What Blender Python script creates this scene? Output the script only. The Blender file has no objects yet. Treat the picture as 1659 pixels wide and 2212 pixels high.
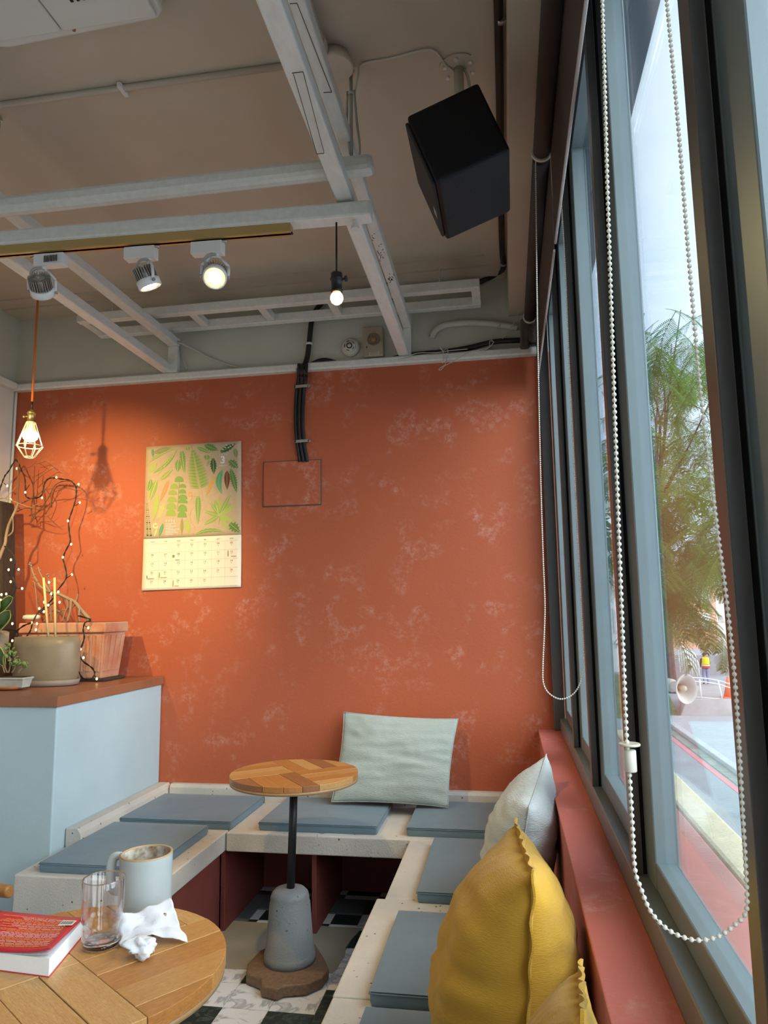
import bpy, bmesh, math, random
from mathutils import Vector, Matrix, noise
random.seed(7)
S = bpy.context.scene
COL = S.collection
# ------------------------------------------------------------------ camera
FPX, YAW, PITCH, ROLL = 1555.76, -0.167535, 0.136386, -0.013672
CAM = Vector((0, 0, 1.416))
_f = Vector((math.sin(YAW)*math.cos(PITCH), math.cos(YAW)*math.cos(PITCH), math.sin(PITCH)))
_r = Vector((math.cos(YAW), -math.sin(YAW), 0)); _u = _r.cross(_f)
CR = _r*math.cos(ROLL) + _u*math.sin(ROLL); CU = -_r*math.sin(ROLL) + _u*math.cos(ROLL); CF = _f
cam_d = bpy.data.cameras.new('camera'); cam = bpy.data.objects.new('camera', cam_d); COL.objects.link(cam)
cam_d.sensor_fit = 'HORIZONTAL'; cam_d.sensor_width = 36; cam_d.lens = FPX/1659*36; cam_d.clip_start = 0.02; cam_d.clip_end = 400
cam.matrix_world = Matrix(((CR.x, CU.x, -CF.x, CAM.x), (CR.y, CU.y, -CF.y, CAM.y), (CR.z, CU.z, -CF.z, CAM.z), (0, 0, 0, 1)))
S.camera = cam
def at(px, py, x=None, y=None, z=None):
    """the point of a known plane that the photograph shows at a pixel"""
    d = CR*((px-829.5)/FPX) - CU*((py-1106)/FPX) + CF
    t = (x-CAM.x)/d.x if x is not None else (y-CAM.y)/d.y if y is not None else (z-CAM.z)/d.z
    return CAM + d*t
# ------------------------------------------------------------------ world, sun, exposure
W = bpy.data.worlds.new('sky'); S.world = W; W.use_nodes = True
nt = W.node_tree; nt.nodes.clear()
o_ = nt.nodes.new('ShaderNodeOutputWorld'); b_ = nt.nodes.new('ShaderNodeBackground')
tc = nt.nodes.new('ShaderNodeTexCoord'); nz = nt.nodes.new('ShaderNodeTexNoise'); rp = nt.nodes.new('ShaderNodeValToRGB')
nz.inputs['Scale'].default_value = 2.6; nz.inputs['Detail'].default_value = 5; nz.inputs['Roughness'].default_value = .5
rp.color_ramp.elements[0].position = .32; rp.color_ramp.elements[0].color = (.49, .68, .94, 1)
rp.color_ramp.elements[1].position = .62; rp.color_ramp.elements[1].color = (.79, .90, 1, 1)
nt.links.new(tc.outputs['Generated'], nz.inputs['Vector']); nt.links.new(nz.outputs['Fac'], rp.inputs['Fac'])
nt.links.new(rp.outputs['Color'], b_.inputs['Color']); nt.links.new(b_.outputs[0], o_.inputs[0])
b_.inputs['Strength'].default_value = 1.05
sl = bpy.data.lights.new('sun', 'SUN'); so = bpy.data.objects.new('sun', sl); COL.objects.link(so)
sl.energy = 3.0; sl.angle = math.radians(70); sl.color = (.93, .97, 1)
so.rotation_euler = Vector((-.80, .40, -.42)).to_track_quat('-Z', 'Y').to_euler(); so.location = (6, -3, 6)
S.view_settings.view_transform = 'Standard'; S.view_settings.look = 'None'; S.view_settings.gamma = 1
S.view_settings.use_curve_mapping = False; S.view_settings.exposure = 1.16
S.cycles.max_bounces = 7; S.cycles.diffuse_bounces = 3; S.cycles.glossy_bounces = 3; S.cycles.transmission_bounces = 6
# ------------------------------------------------------------------ materials
MATS = {}
def nodes(m):
    m.use_nodes = True; t = m.node_tree; return t, t.nodes['Principled BSDF'], t.nodes.new
def mat(name, col, rough=.6, metal=0, var=0, vscale=6, bump=0, bscale=60, col2=None, spec=None, detail=4, dist=0, stretch=None, emit=None, trans=0, ior=1.45, alpha=1):
    if name in MATS: return MATS[name]
    m = bpy.data.materials.new(name); t, p, N = nodes(m); MATS[name] = m
    p.inputs['Base Color'].default_value = (*col, 1); p.inputs['Roughness'].default_value = rough; p.inputs['Metallic'].default_value = metal
    p.inputs['Transmission Weight'].default_value = trans; p.inputs['IOR'].default_value = ior
    if spec is not None: p.inputs['Specular IOR Level'].default_value = spec
    if emit: p.inputs['Emission Color'].default_value = (*emit[:3], 1); p.inputs['Emission Strength'].default_value = emit[3]
    if var or col2 or bump:
        c = N('ShaderNodeTexCoord'); src = c.outputs['Object']
        if stretch:
            mp = N('ShaderNodeMapping'); mp.inputs['Scale'].default_value = stretch; t.links.new(src, mp.inputs['Vector']); src = mp.outputs[0]
    if var or col2:
        n = N('ShaderNodeTexNoise'); n.inputs['Scale'].default_value = vscale; n.inputs['Detail'].default_value = detail; n.inputs['Distortion'].default_value = dist
        t.links.new(src, n.inputs['Vector'])
        r = N('ShaderNodeValToRGB'); e = r.color_ramp.elements
        e[0].position = .3; e[1].position = .7
        a = col2 if col2 else tuple(x*(1-var) for x in col); b = col if col2 else tuple(min(1, x*(1+var)) for x in col)
        e[0].color = (*a, 1); e[1].color = (*b, 1)
        t.links.new(n.outputs['Fac'], r.inputs['Fac']); t.links.new(r.outputs['Color'], p.inputs['Base Color'])
    if bump:
        n2 = N('ShaderNodeTexNoise'); n2.inputs['Scale'].default_value = bscale; n2.inputs['Detail'].default_value = 5
        t.links.new(src, n2.inputs['Vector']); bp = N('ShaderNodeBump'); bp.inputs['Strength'].default_value = bump; bp.inputs['Distance'].default_value = .01
        t.links.new(n2.outputs['Fac'], bp.inputs['Height']); t.links.new(bp.outputs[0], p.inputs['Normal'])
    return m
def link_mask(t, src, N, scale, lo, hi, detail=3, rough=.5):
    n = N('ShaderNodeTexNoise'); n.inputs['Scale'].default_value = scale; n.inputs['Detail'].default_value = detail; n.inputs['Roughness'].default_value = rough
    t.links.new(src, n.inputs['Vector']); r = N('ShaderNodeMapRange'); r.inputs['From Min'].default_value = lo; r.inputs['From Max'].default_value = hi
    t.links.new(n.outputs['Fac'], r.inputs['Value']); return r.outputs[0]
def mixcol(t, N, fac, a, b):
    x = N('ShaderNodeMix'); x.data_type = 'RGBA'; t.links.new(fac, x.inputs['Factor'])
    for sck, v in ((x.inputs['A'], a), (x.inputs['B'], b)):
        if isinstance(v, tuple): sck.default_value = (*v, 1)
        else: t.links.new(v, sck)
    return x.outputs['Result']
def mul(t, N, a, b):
    x = N('ShaderNodeMath'); x.operation = 'MULTIPLY'
    for i, v in enumerate((a, b)):
        if isinstance(v, (int, float)): x.inputs[i].default_value = v
        else: t.links.new(v, x.inputs[i])
    return x.outputs[0]
def sponge_wall(name, base, blot, amount):
    m = bpy.data.materials.new(name); t, p, N = nodes(m); c = N('ShaderNodeTexCoord').outputs['Object']
    big = link_mask(t, c, N, 2.6, .40, .56, 2); fine = link_mask(t, c, N, 30, .47, .70, 8, .78); mid = link_mask(t, c, N, 8.5, .50, .62, 2, .4)
    fac = mul(t, N, mul(t, N, mul(t, N, big, fine), mid), amount)
    speck = mul(t, N, link_mask(t, c, N, 70, .72, .76, 2), .2)
    ton = link_mask(t, c, N, 1.3, .3, .7, 2)
    cc = mixcol(t, N, ton, tuple(x*.93 for x in base), tuple(x*1.06 for x in base))
    cc = mixcol(t, N, fac, cc, blot); cc = mixcol(t, N, speck, cc, blot)
    t.links.new(cc, p.inputs['Base Color']); p.inputs['Roughness'].default_value = .62; p.inputs['Specular IOR Level'].default_value = .3
    n2 = N('ShaderNodeTexNoise'); n2.inputs['Scale'].default_value = 90; t.links.new(c, n2.inputs['Vector'])
    bp = N('ShaderNodeBump'); bp.inputs['Strength'].default_value = .12; bp.inputs['Distance'].default_value = .01
    t.links.new(n2.outputs['Fac'], bp.inputs['Height']); t.links.new(bp.outputs[0], p.inputs['Normal'])
    MATS[name] = m; return m
def concrete(name, base, stain, pits=.9):
    m = bpy.data.materials.new(name); t, p, N = nodes(m); c = N('ShaderNodeTexCoord').outputs['Object']
    a = link_mask(t, c, N, 4, .35, .7, 5); cc = mixcol(t, N, a, base, stain)
    f = link_mask(t, c, N, 140, .4, .7, 3); cc = mixcol(t, N, mul(t, N, f, .18), cc, tuple(x*.72 for x in base))
    v = N('ShaderNodeTexVoronoi'); v.inputs['Scale'].default_value = 30; t.links.new(c, v.inputs['Vector'])
    r = N('ShaderNodeMapRange'); r.inputs['From Min'].default_value = .16; r.inputs['From Max'].default_value = .10; t.links.new(v.outputs['Distance'], r.inputs['Value'])
    spots = mul(t, N, r.outputs[0], link_mask(t, c, N, 5, .52, .56, 2)); spots = mul(t, N, spots, pits)
    cc = mixcol(t, N, spots, cc, (.08, .07, .065))
    t.links.new(cc, p.inputs['Base Color']); p.inputs['Roughness'].default_value = .55
    bp = N('ShaderNodeBump'); bp.inputs['Strength'].default_value = .15; bp.inputs['Distance'].default_value = .01
    t.links.new(f, bp.inputs['Height']); t.links.new(bp.outputs[0], p.inputs['Normal'])
    MATS[name] = m; return m
def wood(name, a, b, stretch, rough=.42):
    m = bpy.data.materials.new(name); t, p, N = nodes(m)
    c = N('ShaderNodeTexCoord'); mp = N('ShaderNodeMapping'); mp.inputs['Scale'].default_value = stretch; t.links.new(c.outputs['Object'], mp.inputs['Vector'])
    f = link_mask(t, mp.outputs[0], N, 9, .3, .72, 6, .6); g = link_mask(t, mp.outputs[0], N, 42, .35, .75, 3)
    cc = mixcol(t, N, f, a, b); cc = mixcol(t, N, mul(t, N, g, .5), cc, tuple(x*.4 for x in a))
    t.links.new(cc, p.inputs['Base Color']); p.inputs['Roughness'].default_value = rough
    bp = N('ShaderNodeBump'); bp.inputs['Strength'].default_value = .12; bp.inputs['Distance'].default_value = .004
    t.links.new(g, bp.inputs['Height']); t.links.new(bp.outputs[0], p.inputs['Normal'])
    MATS[name] = m; return m
def marble(name, base, vein, scale=7, lo=.47, hi=.53):
    m = bpy.data.materials.new(name); t, p, N = nodes(m); c = N('ShaderNodeTexCoord').outputs['Object']
    n = N('ShaderNodeTexNoise'); n.inputs['Scale'].default_value = scale; n.inputs['Detail'].default_value = 7; n.inputs['Distortion'].default_value = 1.6
    t.links.new(c, n.inputs['Vector']); r = N('ShaderNodeValToRGB'); e = r.color_ramp.elements
    e[0].position = lo; e[0].color = (*base, 1); e[1].position = hi+.05; e[1].color = (*base, 1); k = e.new((lo+hi)/2+.01); k.color = (*vein, 1)
    t.links.new(n.outputs['Fac'], r.inputs['Fac']); t.links.new(r.outputs['Color'], p.inputs['Base Color']); p.inputs['Roughness'].default_value = .3
    MATS[name] = m; return m
def cloth(name, col, weave=900, wrinkle=.25, rough=.85):
    m = bpy.data.materials.new(name); t, p, N = nodes(m); c = N('ShaderNodeTexCoord').outputs['Object']
    a = link_mask(t, c, N, 5, .3, .7, 3); mp = N('ShaderNodeMapping'); mp.inputs['Scale'].default_value = (1, 1, 7); t.links.new(c, mp.inputs['Vector'])
    w = link_mask(t, mp.outputs[0], N, weave/12, .3, .7, 4)
    cc = mixcol(t, N, mul(t, N, a, .6), col, tuple(x*.88 for x in col)); cc = mixcol(t, N, mul(t, N, w, .30), cc, tuple(x*.75 for x in col))
    t.links.new(cc, p.inputs['Base Color']); p.inputs['Roughness'].default_value = rough; p.inputs['Sheen Weight'].default_value = .15; p.inputs['Specular IOR Level'].default_value = .2
    bp = N('ShaderNodeBump'); bp.inputs['Strength'].default_value = wrinkle; bp.inputs['Distance'].default_value = .004
    t.links.new(w, bp.inputs['Height']); t.links.new(bp.outputs[0], p.inputs['Normal']); MATS[name] = m; return m
def pane_glass(name, tint, power=5, f0=.035):
    m = bpy.data.materials.new(name); m.use_nodes = True; t = m.node_tree; t.nodes.clear(); N = t.nodes.new
    out = N('ShaderNodeOutputMaterial'); tr = N('ShaderNodeBsdfTransparent'); gl = N('ShaderNodeBsdfGlossy'); mx = N('ShaderNodeMixShader')
    tr.inputs[0].default_value = (*tint, 1); gl.inputs['Roughness'].default_value = 0.0; gl.inputs[0].default_value = (.95, .97, 1, 1)
    g = N('ShaderNodeNewGeometry'); d = N('ShaderNodeVectorMath'); d.operation = 'DOT_PRODUCT'
    t.links.new(g.outputs['Normal'], d.inputs[0]); t.links.new(g.outputs['Incoming'], d.inputs[1])
    ab = N('ShaderNodeMath'); ab.operation = 'ABSOLUTE'; t.links.new(d.outputs['Value'], ab.inputs[0])
    s1 = N('ShaderNodeMath'); s1.operation = 'SUBTRACT'; s1.inputs[0].default_value = 1; t.links.new(ab.outputs[0], s1.inputs[1])
    pw = N('ShaderNodeMath'); pw.operation = 'POWER'; pw.inputs[1].default_value = power; t.links.new(s1.outputs[0], pw.inputs[0])
    ma = N('ShaderNodeMath'); ma.operation = 'MULTIPLY_ADD'; ma.inputs[1].default_value = .94; ma.inputs[2].default_value = f0; t.links.new(pw.outputs[0], ma.inputs[0])
    t.links.new(ma.outputs[0], mx.inputs[0]); t.links.new(tr.outputs[0], mx.inputs[1]); t.links.new(gl.outputs[0], mx.inputs[2]); t.links.new(mx.outputs[0], out.inputs[0])
    MATS[name] = m; return m
RUST = (.49, .118, .052)
sponge_wall('rust paint', RUST, (.70, .39, .32), .66)
sponge_wall('sill paint', (.52, .150, .115), (.68, .36, .31), .6)
mat('ceiling paint', (.56, .485, .385), .85, var=.05, vscale=2, bump=.05)
mat('upper wall paint', (.56, .55, .46), .85, var=.06, vscale=3, bump=.08)
mat('left wall paint', (.74, .70, .62), .8, var=.04)
mat('white wood', (.74, .73, .68), .55, var=.06, vscale=14, bump=.18, bscale=24, stretch=(3, 1, 3))
mat('white metal', (.72, .70, .66), .45)
mat('spot white', (.80, .79, .77), .4)
mat('heat sink', (.42, .40, .37), .35, metal=.7)
mat('steel', (.55, .54, .50), .35, metal=.9)
mat('grey cable', (.40, .39, .34), .6)
mat('pale cable', (.62, .58, .50), .6)
mat('black rubber', (.012, .012, .014), .45)
mat('speaker black', (.005, .005, .006), .55, bump=.2, bscale=300, spec=.3)
mat('speaker grille', (.02, .02, .02), .7)
mat('gold track', (.52, .36, .14), .4, metal=.45)
mat('slot black', (.01, .01, .01), .8)
mat('brass', (.50, .36, .14), .32, metal=.9)
mat('cage cream', (.78, .72, .55), .4)
mat('orange cord', (.72, .18, .03), .6)
mat('frame grey', (.20, .245, .255), .38, metal=.35, var=.05)
mat('frame inner', (.13, .125, .12), .30, metal=.4)
mat('blind brown', (.075, .052, .045), .8, bump=.2, bscale=400)
mat('blind tube', (.05, .045, .045), .6)
mat('hem grey', (.45, .42, .40), .5)
mat('chain cream', (.78, .74, .64), .35)
mat('rusty bracket', (.10, .08, .065), .9, var=.4, bump=.5, bscale=40)
concrete('bench concrete', (.66, .60, .515), (.50, .475, .44), 1.0)
concrete('cone concrete', (.24, .24, .235), (.19, .195, .19))
cloth('pad vinyl', (.165, .235, .275), 300, .06, .5)
cloth('linen', (.47, .535, .50), 900, .6)
cloth('linen pale', (.56, .60, .59), 900, .5)
cloth('mustard', (.60, .335, .035), 1200, .3)
mat('thread', (.52, .56, .57), .7)
mat('counter blue', (.46, .57, .60), .6, var=.05, vscale=3, bump=.06)
mat('counter top', (.30, .115, .055), .38, var=.1, bump=.05)
mat('panel red', (.20, .048, .038), .55, var=.12)
wood('oak a', (.46, .205, .055), (.56, .28, .085), (2, 14, 14)); wood('oak b', (.40, .155, .036), (.50, .215, .055), (2, 14, 14))
wood('oak c', (.50, .25, .078), (.60, .34, .125), (2, 14, 14)); wood('walnut', (.25, .10, .035), (.36, .15, .05), (2, 14, 14))
wood('ply edge', (.34, .19, .08), (.45, .28, .13), (3, 3, 60)); wood('slab wood', (.16, .09, .05), (.26, .155, .09), (9, 9, 9), .6)
wood('old post', (.035, .022, .014), (.085, .055, .035), (20, 20, 2), .9)
wood('twig', (.30, .20, .12), (.46, .33, .21), (30, 30, 30), .85)
wood('twig dark', (.13, .075, .035), (.22, .13, .06), (30, 30, 30), .85)
mat('stick wood', (.80, .58, .25), .6)
marble('white marble', (.72, .71, .71), (.36, .36, .38)); marble('green marble', (.018, .03, .026), (.06, .085, .07), 14)
mat('mortar', (.30, .265, .20), .9, var=.12, vscale=5, bump=.2); mat('grey tile', (.115, .12, .125), .6, var=.1)
mat('ceramic', (.42, .465, .46), .35, var=.08, vscale=12, bump=.03)
mat('mug rim', (.42, .30, .16), .5)
mat('coffee stain', (.70, .66, .55), .45, col2=(.20, .10, .04), vscale=55, detail=6)
pass
mat('tissue', (.70, .70, .73), .9, bump=.25, bscale=700)
mat('cover red', (.52, .018, .035), .3, var=.15, vscale=10); mat('paper', (.84, .84, .83), .8, var=.06, vscale=180, stretch=(1, 1, 30))
mat('print white', (.85, .80, .78), .6); mat('print yellow', (.90, .48, .10), .6); mat('print black', (.03, .03, .035), .6); mat('print red', (.60, .12, .08), .6)
mat('kraft', (.56, .41, .27), .8, var=.05, vscale=30); mat('sheet', (.86, .80, .66), .8, var=.02); mat('grid line', (.62, .57, .45), .8); mat('day grey', (.30, .26, .20), .8)
for k, c in dict(lf1=(.33, .42, .10), lf2=(.22, .36, .09), lf3=(.45, .52, .14), lf4=(.13, .25, .07), lf5=(.05, .13, .05), lf6=(.62, .30, .14), lf7=(.75, .36, .06), lf8=(.20, .05, .03), lf9=(.10, .36, .18), lf10=(.58, .52, .22), lf11=(.70, .72, .40), lf12=(.32, .30, .14)).items(): mat(k, c, .8)
mat('terracotta', (.50, .17, .085), .8, col2=(.62, .36, .24), vscale=7, detail=6, bump=.2, bscale=120)
mat('pot brown', (.30, .235, .15), .38, col2=(.20, .155, .10), vscale=7, bump=.06); mat('saucer grey', (.24, .19, .16), .6, var=.2)
mat('orange dish', (.48, .17, .06), .5); mat('grey pot', (.42, .42, .36), .6, var=.2, vscale=20); mat('soil', (.05, .035, .025), .95)
mat('leaf dark', (.05, .11, .03), .4, var=.4, vscale=18); mat('leaf edge', (.50, .52, .16), .4); mat('succulent', (.17, .25, .07), .45)
mat('white stone', (.70, .66, .52), .5); mat('fairy bulb', (1, .8, .4), .4, emit=(1, .74, .30, 2.2)); mat('wire black', (.018, .016, .012), .5)
mat('bulb hot', (1, .9, .7), .4, emit=(1, .78, .42, 26)); mat('bulb soft', (1, .9, .75), .4, emit=(1, .86, .58, .62)); mat('bulb neck', (.9, .8, .6), .5, emit=(1, .62, .30, .42))
mat('led lens', (1, .9, .7), .4, emit=(1, .74, .32, .42)); mat('led chip', (1, .95, .8), .4, emit=(1, .90, .62, 8))
for k in ('fairy bulb', 'led lens', 'led chip', 'bulb soft', 'bulb neck'): MATS[k].cycles.emission_sampling = 'NONE'
mat('detector', (.62, .58, .50), .5); mat('sounder', (.36, .30, .22), .55); mat('sounder dark', (.20, .17, .13), .5); mat('amber', (.34, .20, .09), .4)
mat('vent dark', (.02, .02, .022), .8); mat('crack', (.10, .09, .07), .9); mat('stud copper', (.35, .18, .06), .5)
pane_glass('window glass', (.93, .965, .97)); pane_glass('tumbler glass', (.965, .955, .95), 2.6, .05); mat('solid glass', (1, 1, 1), .0, trans=1, ior=1.45)
# outdoors
mat('asphalt', (.33, .36, .365), .9, var=.10, vscale=1.5, bump=.2, bscale=40); mat('pavement', (.42, .43, .44), .9, var=.06); mat('kerb', (.52, .53, .52), .9, var=.1)
mat('gutter', (.30, .32, .27), .9, var=.2); mat('line red', (.80, .27, .28), .8); mat('low wall', (.44, .42, .40), .9, var=.12, vscale=3)
mat('render pink', (.85, .48, .32), .8, var=.05); mat('render white', (.82, .80, .76), .8); mat('rail white', (.86, .86, .84), .5); mat('far pane', (.80, .86, .88), .2)
mat('horn grey', (.66, .66, .60), .5); mat('horn cream', (.62, .55, .40), .5); mat('cone orange', (.95, .22, .10), .6); mat('grass', (.17, .19, .07), .95, var=.4, vscale=6); mat('soil brown', (.22, .13, .10), .95, var=.3)
mat('eave grey', (.20, .25, .29), .6, var=.12, vscale=40, stretch=(1, .1, 1)); mat('ext beige', (.72, .62, .42), .9, var=.1, vscale=12, bump=.4); mat('ext red', (.52, .24, .20), .8, var=.06)
mat('jacket', (.025, .028, .04), .8); mat('jeans', (.17, .29, .46), .8); mat('skin', (.55, .32, .22), .6); mat('hair', (.015, .012, .01), .6); mat('bag yellow', (.90, .74, .02), .6); mat('bag red', (.62, .05, .05), .6); mat('bag white', (.85, .80, .70), .6)
mat('bark', (.10, .085, .08), .95, var=.3, vscale=9, bump=.4, bscale=30)
for i, c in enumerate([(.12, .23, .055), (.075, .15, .04), (.18, .31, .075)]):
    m = mat('frond%d' % i, c, .6, var=.2, vscale=2)
    t = m.node_tree; p = t.nodes['Principled BSDF']; tl_ = t.nodes.new('ShaderNodeBsdfTranslucent'); tl_.inputs[0].default_value = (c[0]*1.3, c[1]*1.4, c[2], 1); mx = t.nodes.new('ShaderNodeMixShader'); mx.inputs[0].default_value = .4
    t.links.new(p.outputs[0], mx.inputs[1]); t.links.new(tl_.outputs[0], mx.inputs[2]); t.links.new(mx.outputs[0], t.nodes['Material Output'].inputs[0])
# ------------------------------------------------------------------ mesh helpers
class MB:
    def __init__(s): s.v = []; s.f = []; s.mi = []; s.sm = []
    def face(s, idx, m=0, smooth=False): s.f.append(tuple(idx)); s.mi.append(m); s.sm.append(smooth)
    def add(s, vs, fs, m=0, smooth=False):
        b = len(s.v); s.v += [tuple(v) for v in vs]
        for f in fs: s.face([b+i for i in f], m, smooth)
        return s
    def box(s, x0, x1, y0, y1, z0, z1, m=0):
        return s.add([(x, y, z) for z in (z0, z1) for y in (y0, y1) for x in (x0, x1)], [(0, 2, 3, 1), (4, 5, 7, 6), (0, 1, 5, 4), (2, 6, 7, 3), (0, 4, 6, 2), (1, 3, 7, 5)], m)
    def obox(s, o, a, b, c, m=0):
        o, a, b, c = map(Vector, (o, a, b, c))
        if a.cross(b).dot(c) < 0: a, b = b, a
        return s.add([o, o+a, o+b, o+a+b, o+c, o+a+c, o+b+c, o+a+b+c], [(0, 2, 3, 1), (4, 5, 7, 6), (0, 1, 5, 4), (2, 6, 7, 3), (0, 4, 6, 2), (1, 3, 7, 5)], m)
    def beam(s, p, q, w, h, up=(0, 0, 1), m=0):
        """bar from p to q (centre of its underside), w wide, h high"""
        p, q = Vector(p), Vector(q); d = q-p; u = Vector(up); sd = d.cross(u).normalized()*w; u = sd.cross(d).normalized()*h
        return s.obox(p-sd/2, d, sd, u, m)
    def tube(s, pts, r, n=8, m=0, closed=False, caps=True, flat=1):
        pts = [Vector(p) for p in pts]; k = len(pts); rs = r if isinstance(r, (list, tuple)) else [r]*k
        b = len(s.v); up = None; rings = []
        for i, p in enumerate(pts):
            d = (pts[(i+1) % k]-pts[i-1]) if closed else (pts[min(i+1, k-1)]-pts[max(i-1, 0)])
            if d.length < 1e-9: d = Vector((0, 0, 1))
            d.normalize()
            if up is None: up = d.orthogonal().normalized()
            up = (up-d*up.dot(d)); up = d.orthogonal().normalized() if up.length < 1e-6 else up.normalized()
            sd = d.cross(up)
            for j in range(n):
                a = 2*math.pi*j/n; s.v.append(tuple(p+(up*math.cos(a)+sd*math.sin(a)*flat)*rs[i]))
        for i in range(k if closed else k-1):
            for j in range(n):
                a = b+i*n+j; c = b+i*n+(j+1) % n; e = b+((i+1) % k)*n+(j+1) % n; g = b+((i+1) % k)*n+j
                s.face((a, c, e, g), m, True)
        if caps and not closed:
            s.face([b+j for j in reversed(range(n))], m); s.face([b+(k-1)*n+j for j in range(n)], m)
        return s
    def lathe(s, prof, n=24, c=(0, 0, 0), ax=None, m=0, sx=1, sy=1, smooth=True, cap=True):
        c = Vector(c); R = Matrix.Identity(3) if ax is None else Vector(ax).to_track_quat('Z', 'Y').to_matrix(); b = len(s.v)
        for r, z in prof:
            for j in range(n):
                a = 2*math.pi*j/n; s.v.append(tuple(c+R @ Vector((r*math.cos(a)*sx, r*math.sin(a)*sy, z))))
        for i in range(len(prof)-1):
            for j in range(n): s.face((b+i*n+j, b+i*n+(j+1) % n, b+(i+1)*n+(j+1) % n, b+(i+1)*n+j), m, smooth)
        if cap and prof[0][0] > 1e-5: s.face([b+j for j in reversed(range(n))], m)
        if cap and prof[-1][0] > 1e-5: s.face([b+(len(prof)-1)*n+j for j in range(n)], m)
        return s
    def ball(s, c, r, n=10, k=7, m=0, sz=1):
        return s.lathe([(max(1e-6, r*math.sin(math.pi*i/k)), -r*sz*math.cos(math.pi*i/k)) for i in range(k+1)], n, c, m=m)
    def prism(s, poly, z0, z1, m=0):
        n = len(poly); return s.add([(x, y, z0) for x, y in poly]+[(x, y, z1) for x, y in poly], [tuple(reversed(range(n))), tuple(range(n, 2*n))]+[(i, (i+1) % n, n+(i+1) % n, n+i) for i in range(n)], m)
    def grid(s, fn, nu, nv, m=0, smooth=True):
        b = len(s.v)
        for j in range(nv+1):
            for i in range(nu+1): s.v.append(tuple(fn(i/nu, j/nv)))
        for j in range(nv):
            for i in range(nu): s.face((b+j*(nu+1)+i, b+j*(nu+1)+i+1, b+(j+1)*(nu+1)+i+1, b+(j+1)*(nu+1)+i), m, smooth)
        return s
    def build(s, name, mats, parent=None, bevel=0, seg=2, loc=None, kind=None, label=None, weld=False):
        me = bpy.data.meshes.new(name); me.from_pydata(s.v, [], s.f); me.polygons.foreach_set('material_index', s.mi); me.polygons.foreach_set('use_smooth', s.sm)
        for mm in (mats if isinstance(mats, (list, tuple)) else [mats]): me.materials.append(MATS[mm])
        if weld:
            bm = bmesh.new(); bm.from_mesh(me); bmesh.ops.remove_doubles(bm, verts=bm.verts, dist=1e-5); bmesh.ops.recalc_face_normals(bm, faces=bm.faces); bm.to_mesh(me); bm.free()
        me.update(); o = bpy.data.objects.new(name, me); COL.objects.link(o)
        if loc: o.location = loc
        if parent: attach(o, parent)
        if bevel:
            bv = o.modifiers.new('bevel', 'BEVEL'); bv.width = bevel; bv.segments = seg; bv.limit_method = 'ANGLE'; bv.harden_normals = False
        if kind: o['kind'] = kind
        if label: o['label'] = label
        return o
def wpos(o):
    p = Vector(o.location)
    if o.parent: p = wpos(o.parent)+p if o.matrix_parent_inverse == Matrix.Identity(4) else p
    return p
BASE = {}
def attach(o, parent):
    o.parent = parent; b = BASE.get(parent.name, Vector((0, 0, 0))); o.matrix_parent_inverse = Matrix.Translation(-b); BASE[o.name] = BASE.get(o.name, Vector(o.location))
def thing(name, label, cat, loc=(0, 0, 0), group=None, kind=None):
    o = bpy.data.objects.new(name, None); COL.objects.link(o); o.location = loc; o.empty_display_size = .05; BASE[o.name] = Vector(loc)
    if label: o['label'] = label
    if cat: o['category'] = cat
    if group: o['group'] = group
    if kind: o['kind'] = kind
    return o
def tag(o, label, cat, group=None):
    o['label'] = label; o['category'] = cat
    if group: o['group'] = group
    return o
def struct(o, label=None):
    o['kind'] = 'structure'
    if label: o['label'] = label
    return o
def B(x0, x1, y0, y1, z0, z1): return MB().box(x0, x1, y0, y1, z0, z1)
def T(pts, r, n=8, **k): return MB().tube(pts, r, n, **k)
def smooth_path(pts, sub=4):
    pts = [Vector(p) for p in pts]; out = []
    for i in range(len(pts)-1):
        p0 = pts[max(i-1, 0)]; p1 = pts[i]; p2 = pts[i+1]; p3 = pts[min(i+2, len(pts)-1)]
        for k in range(sub):
            t = k/sub; out.append(.5*((2*p1)+(p2-p0)*t+(2*p0-5*p1+4*p2-p3)*t*t+(3*p1-p0-3*p2+p3)*t**3))
    return out+[pts[-1]]
def text_mesh(body, size, bold=False):
    c = bpy.data.curves.new('txt', 'FONT'); c.body = body; c.size = size; c.align_x = 'CENTER'; c.align_y = 'CENTER'; c.resolution_u = 2
    if bold: c.offset = size*.03
    o = bpy.data.objects.new('txt', c); COL.objects.link(o); dg = bpy.context.evaluated_depsgraph_get(); me = bpy.data.meshes.new_from_object(o.evaluated_get(dg))
    vs = [tuple(v.co) for v in me.vertices]; fs = [tuple(p.vertices) for p in me.polygons]
    bpy.data.objects.remove(o); bpy.data.curves.remove(c); bpy.data.meshes.remove(me); return vs, fs
YW, XL, ZC = 3.84, -2.93, 3.25
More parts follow.
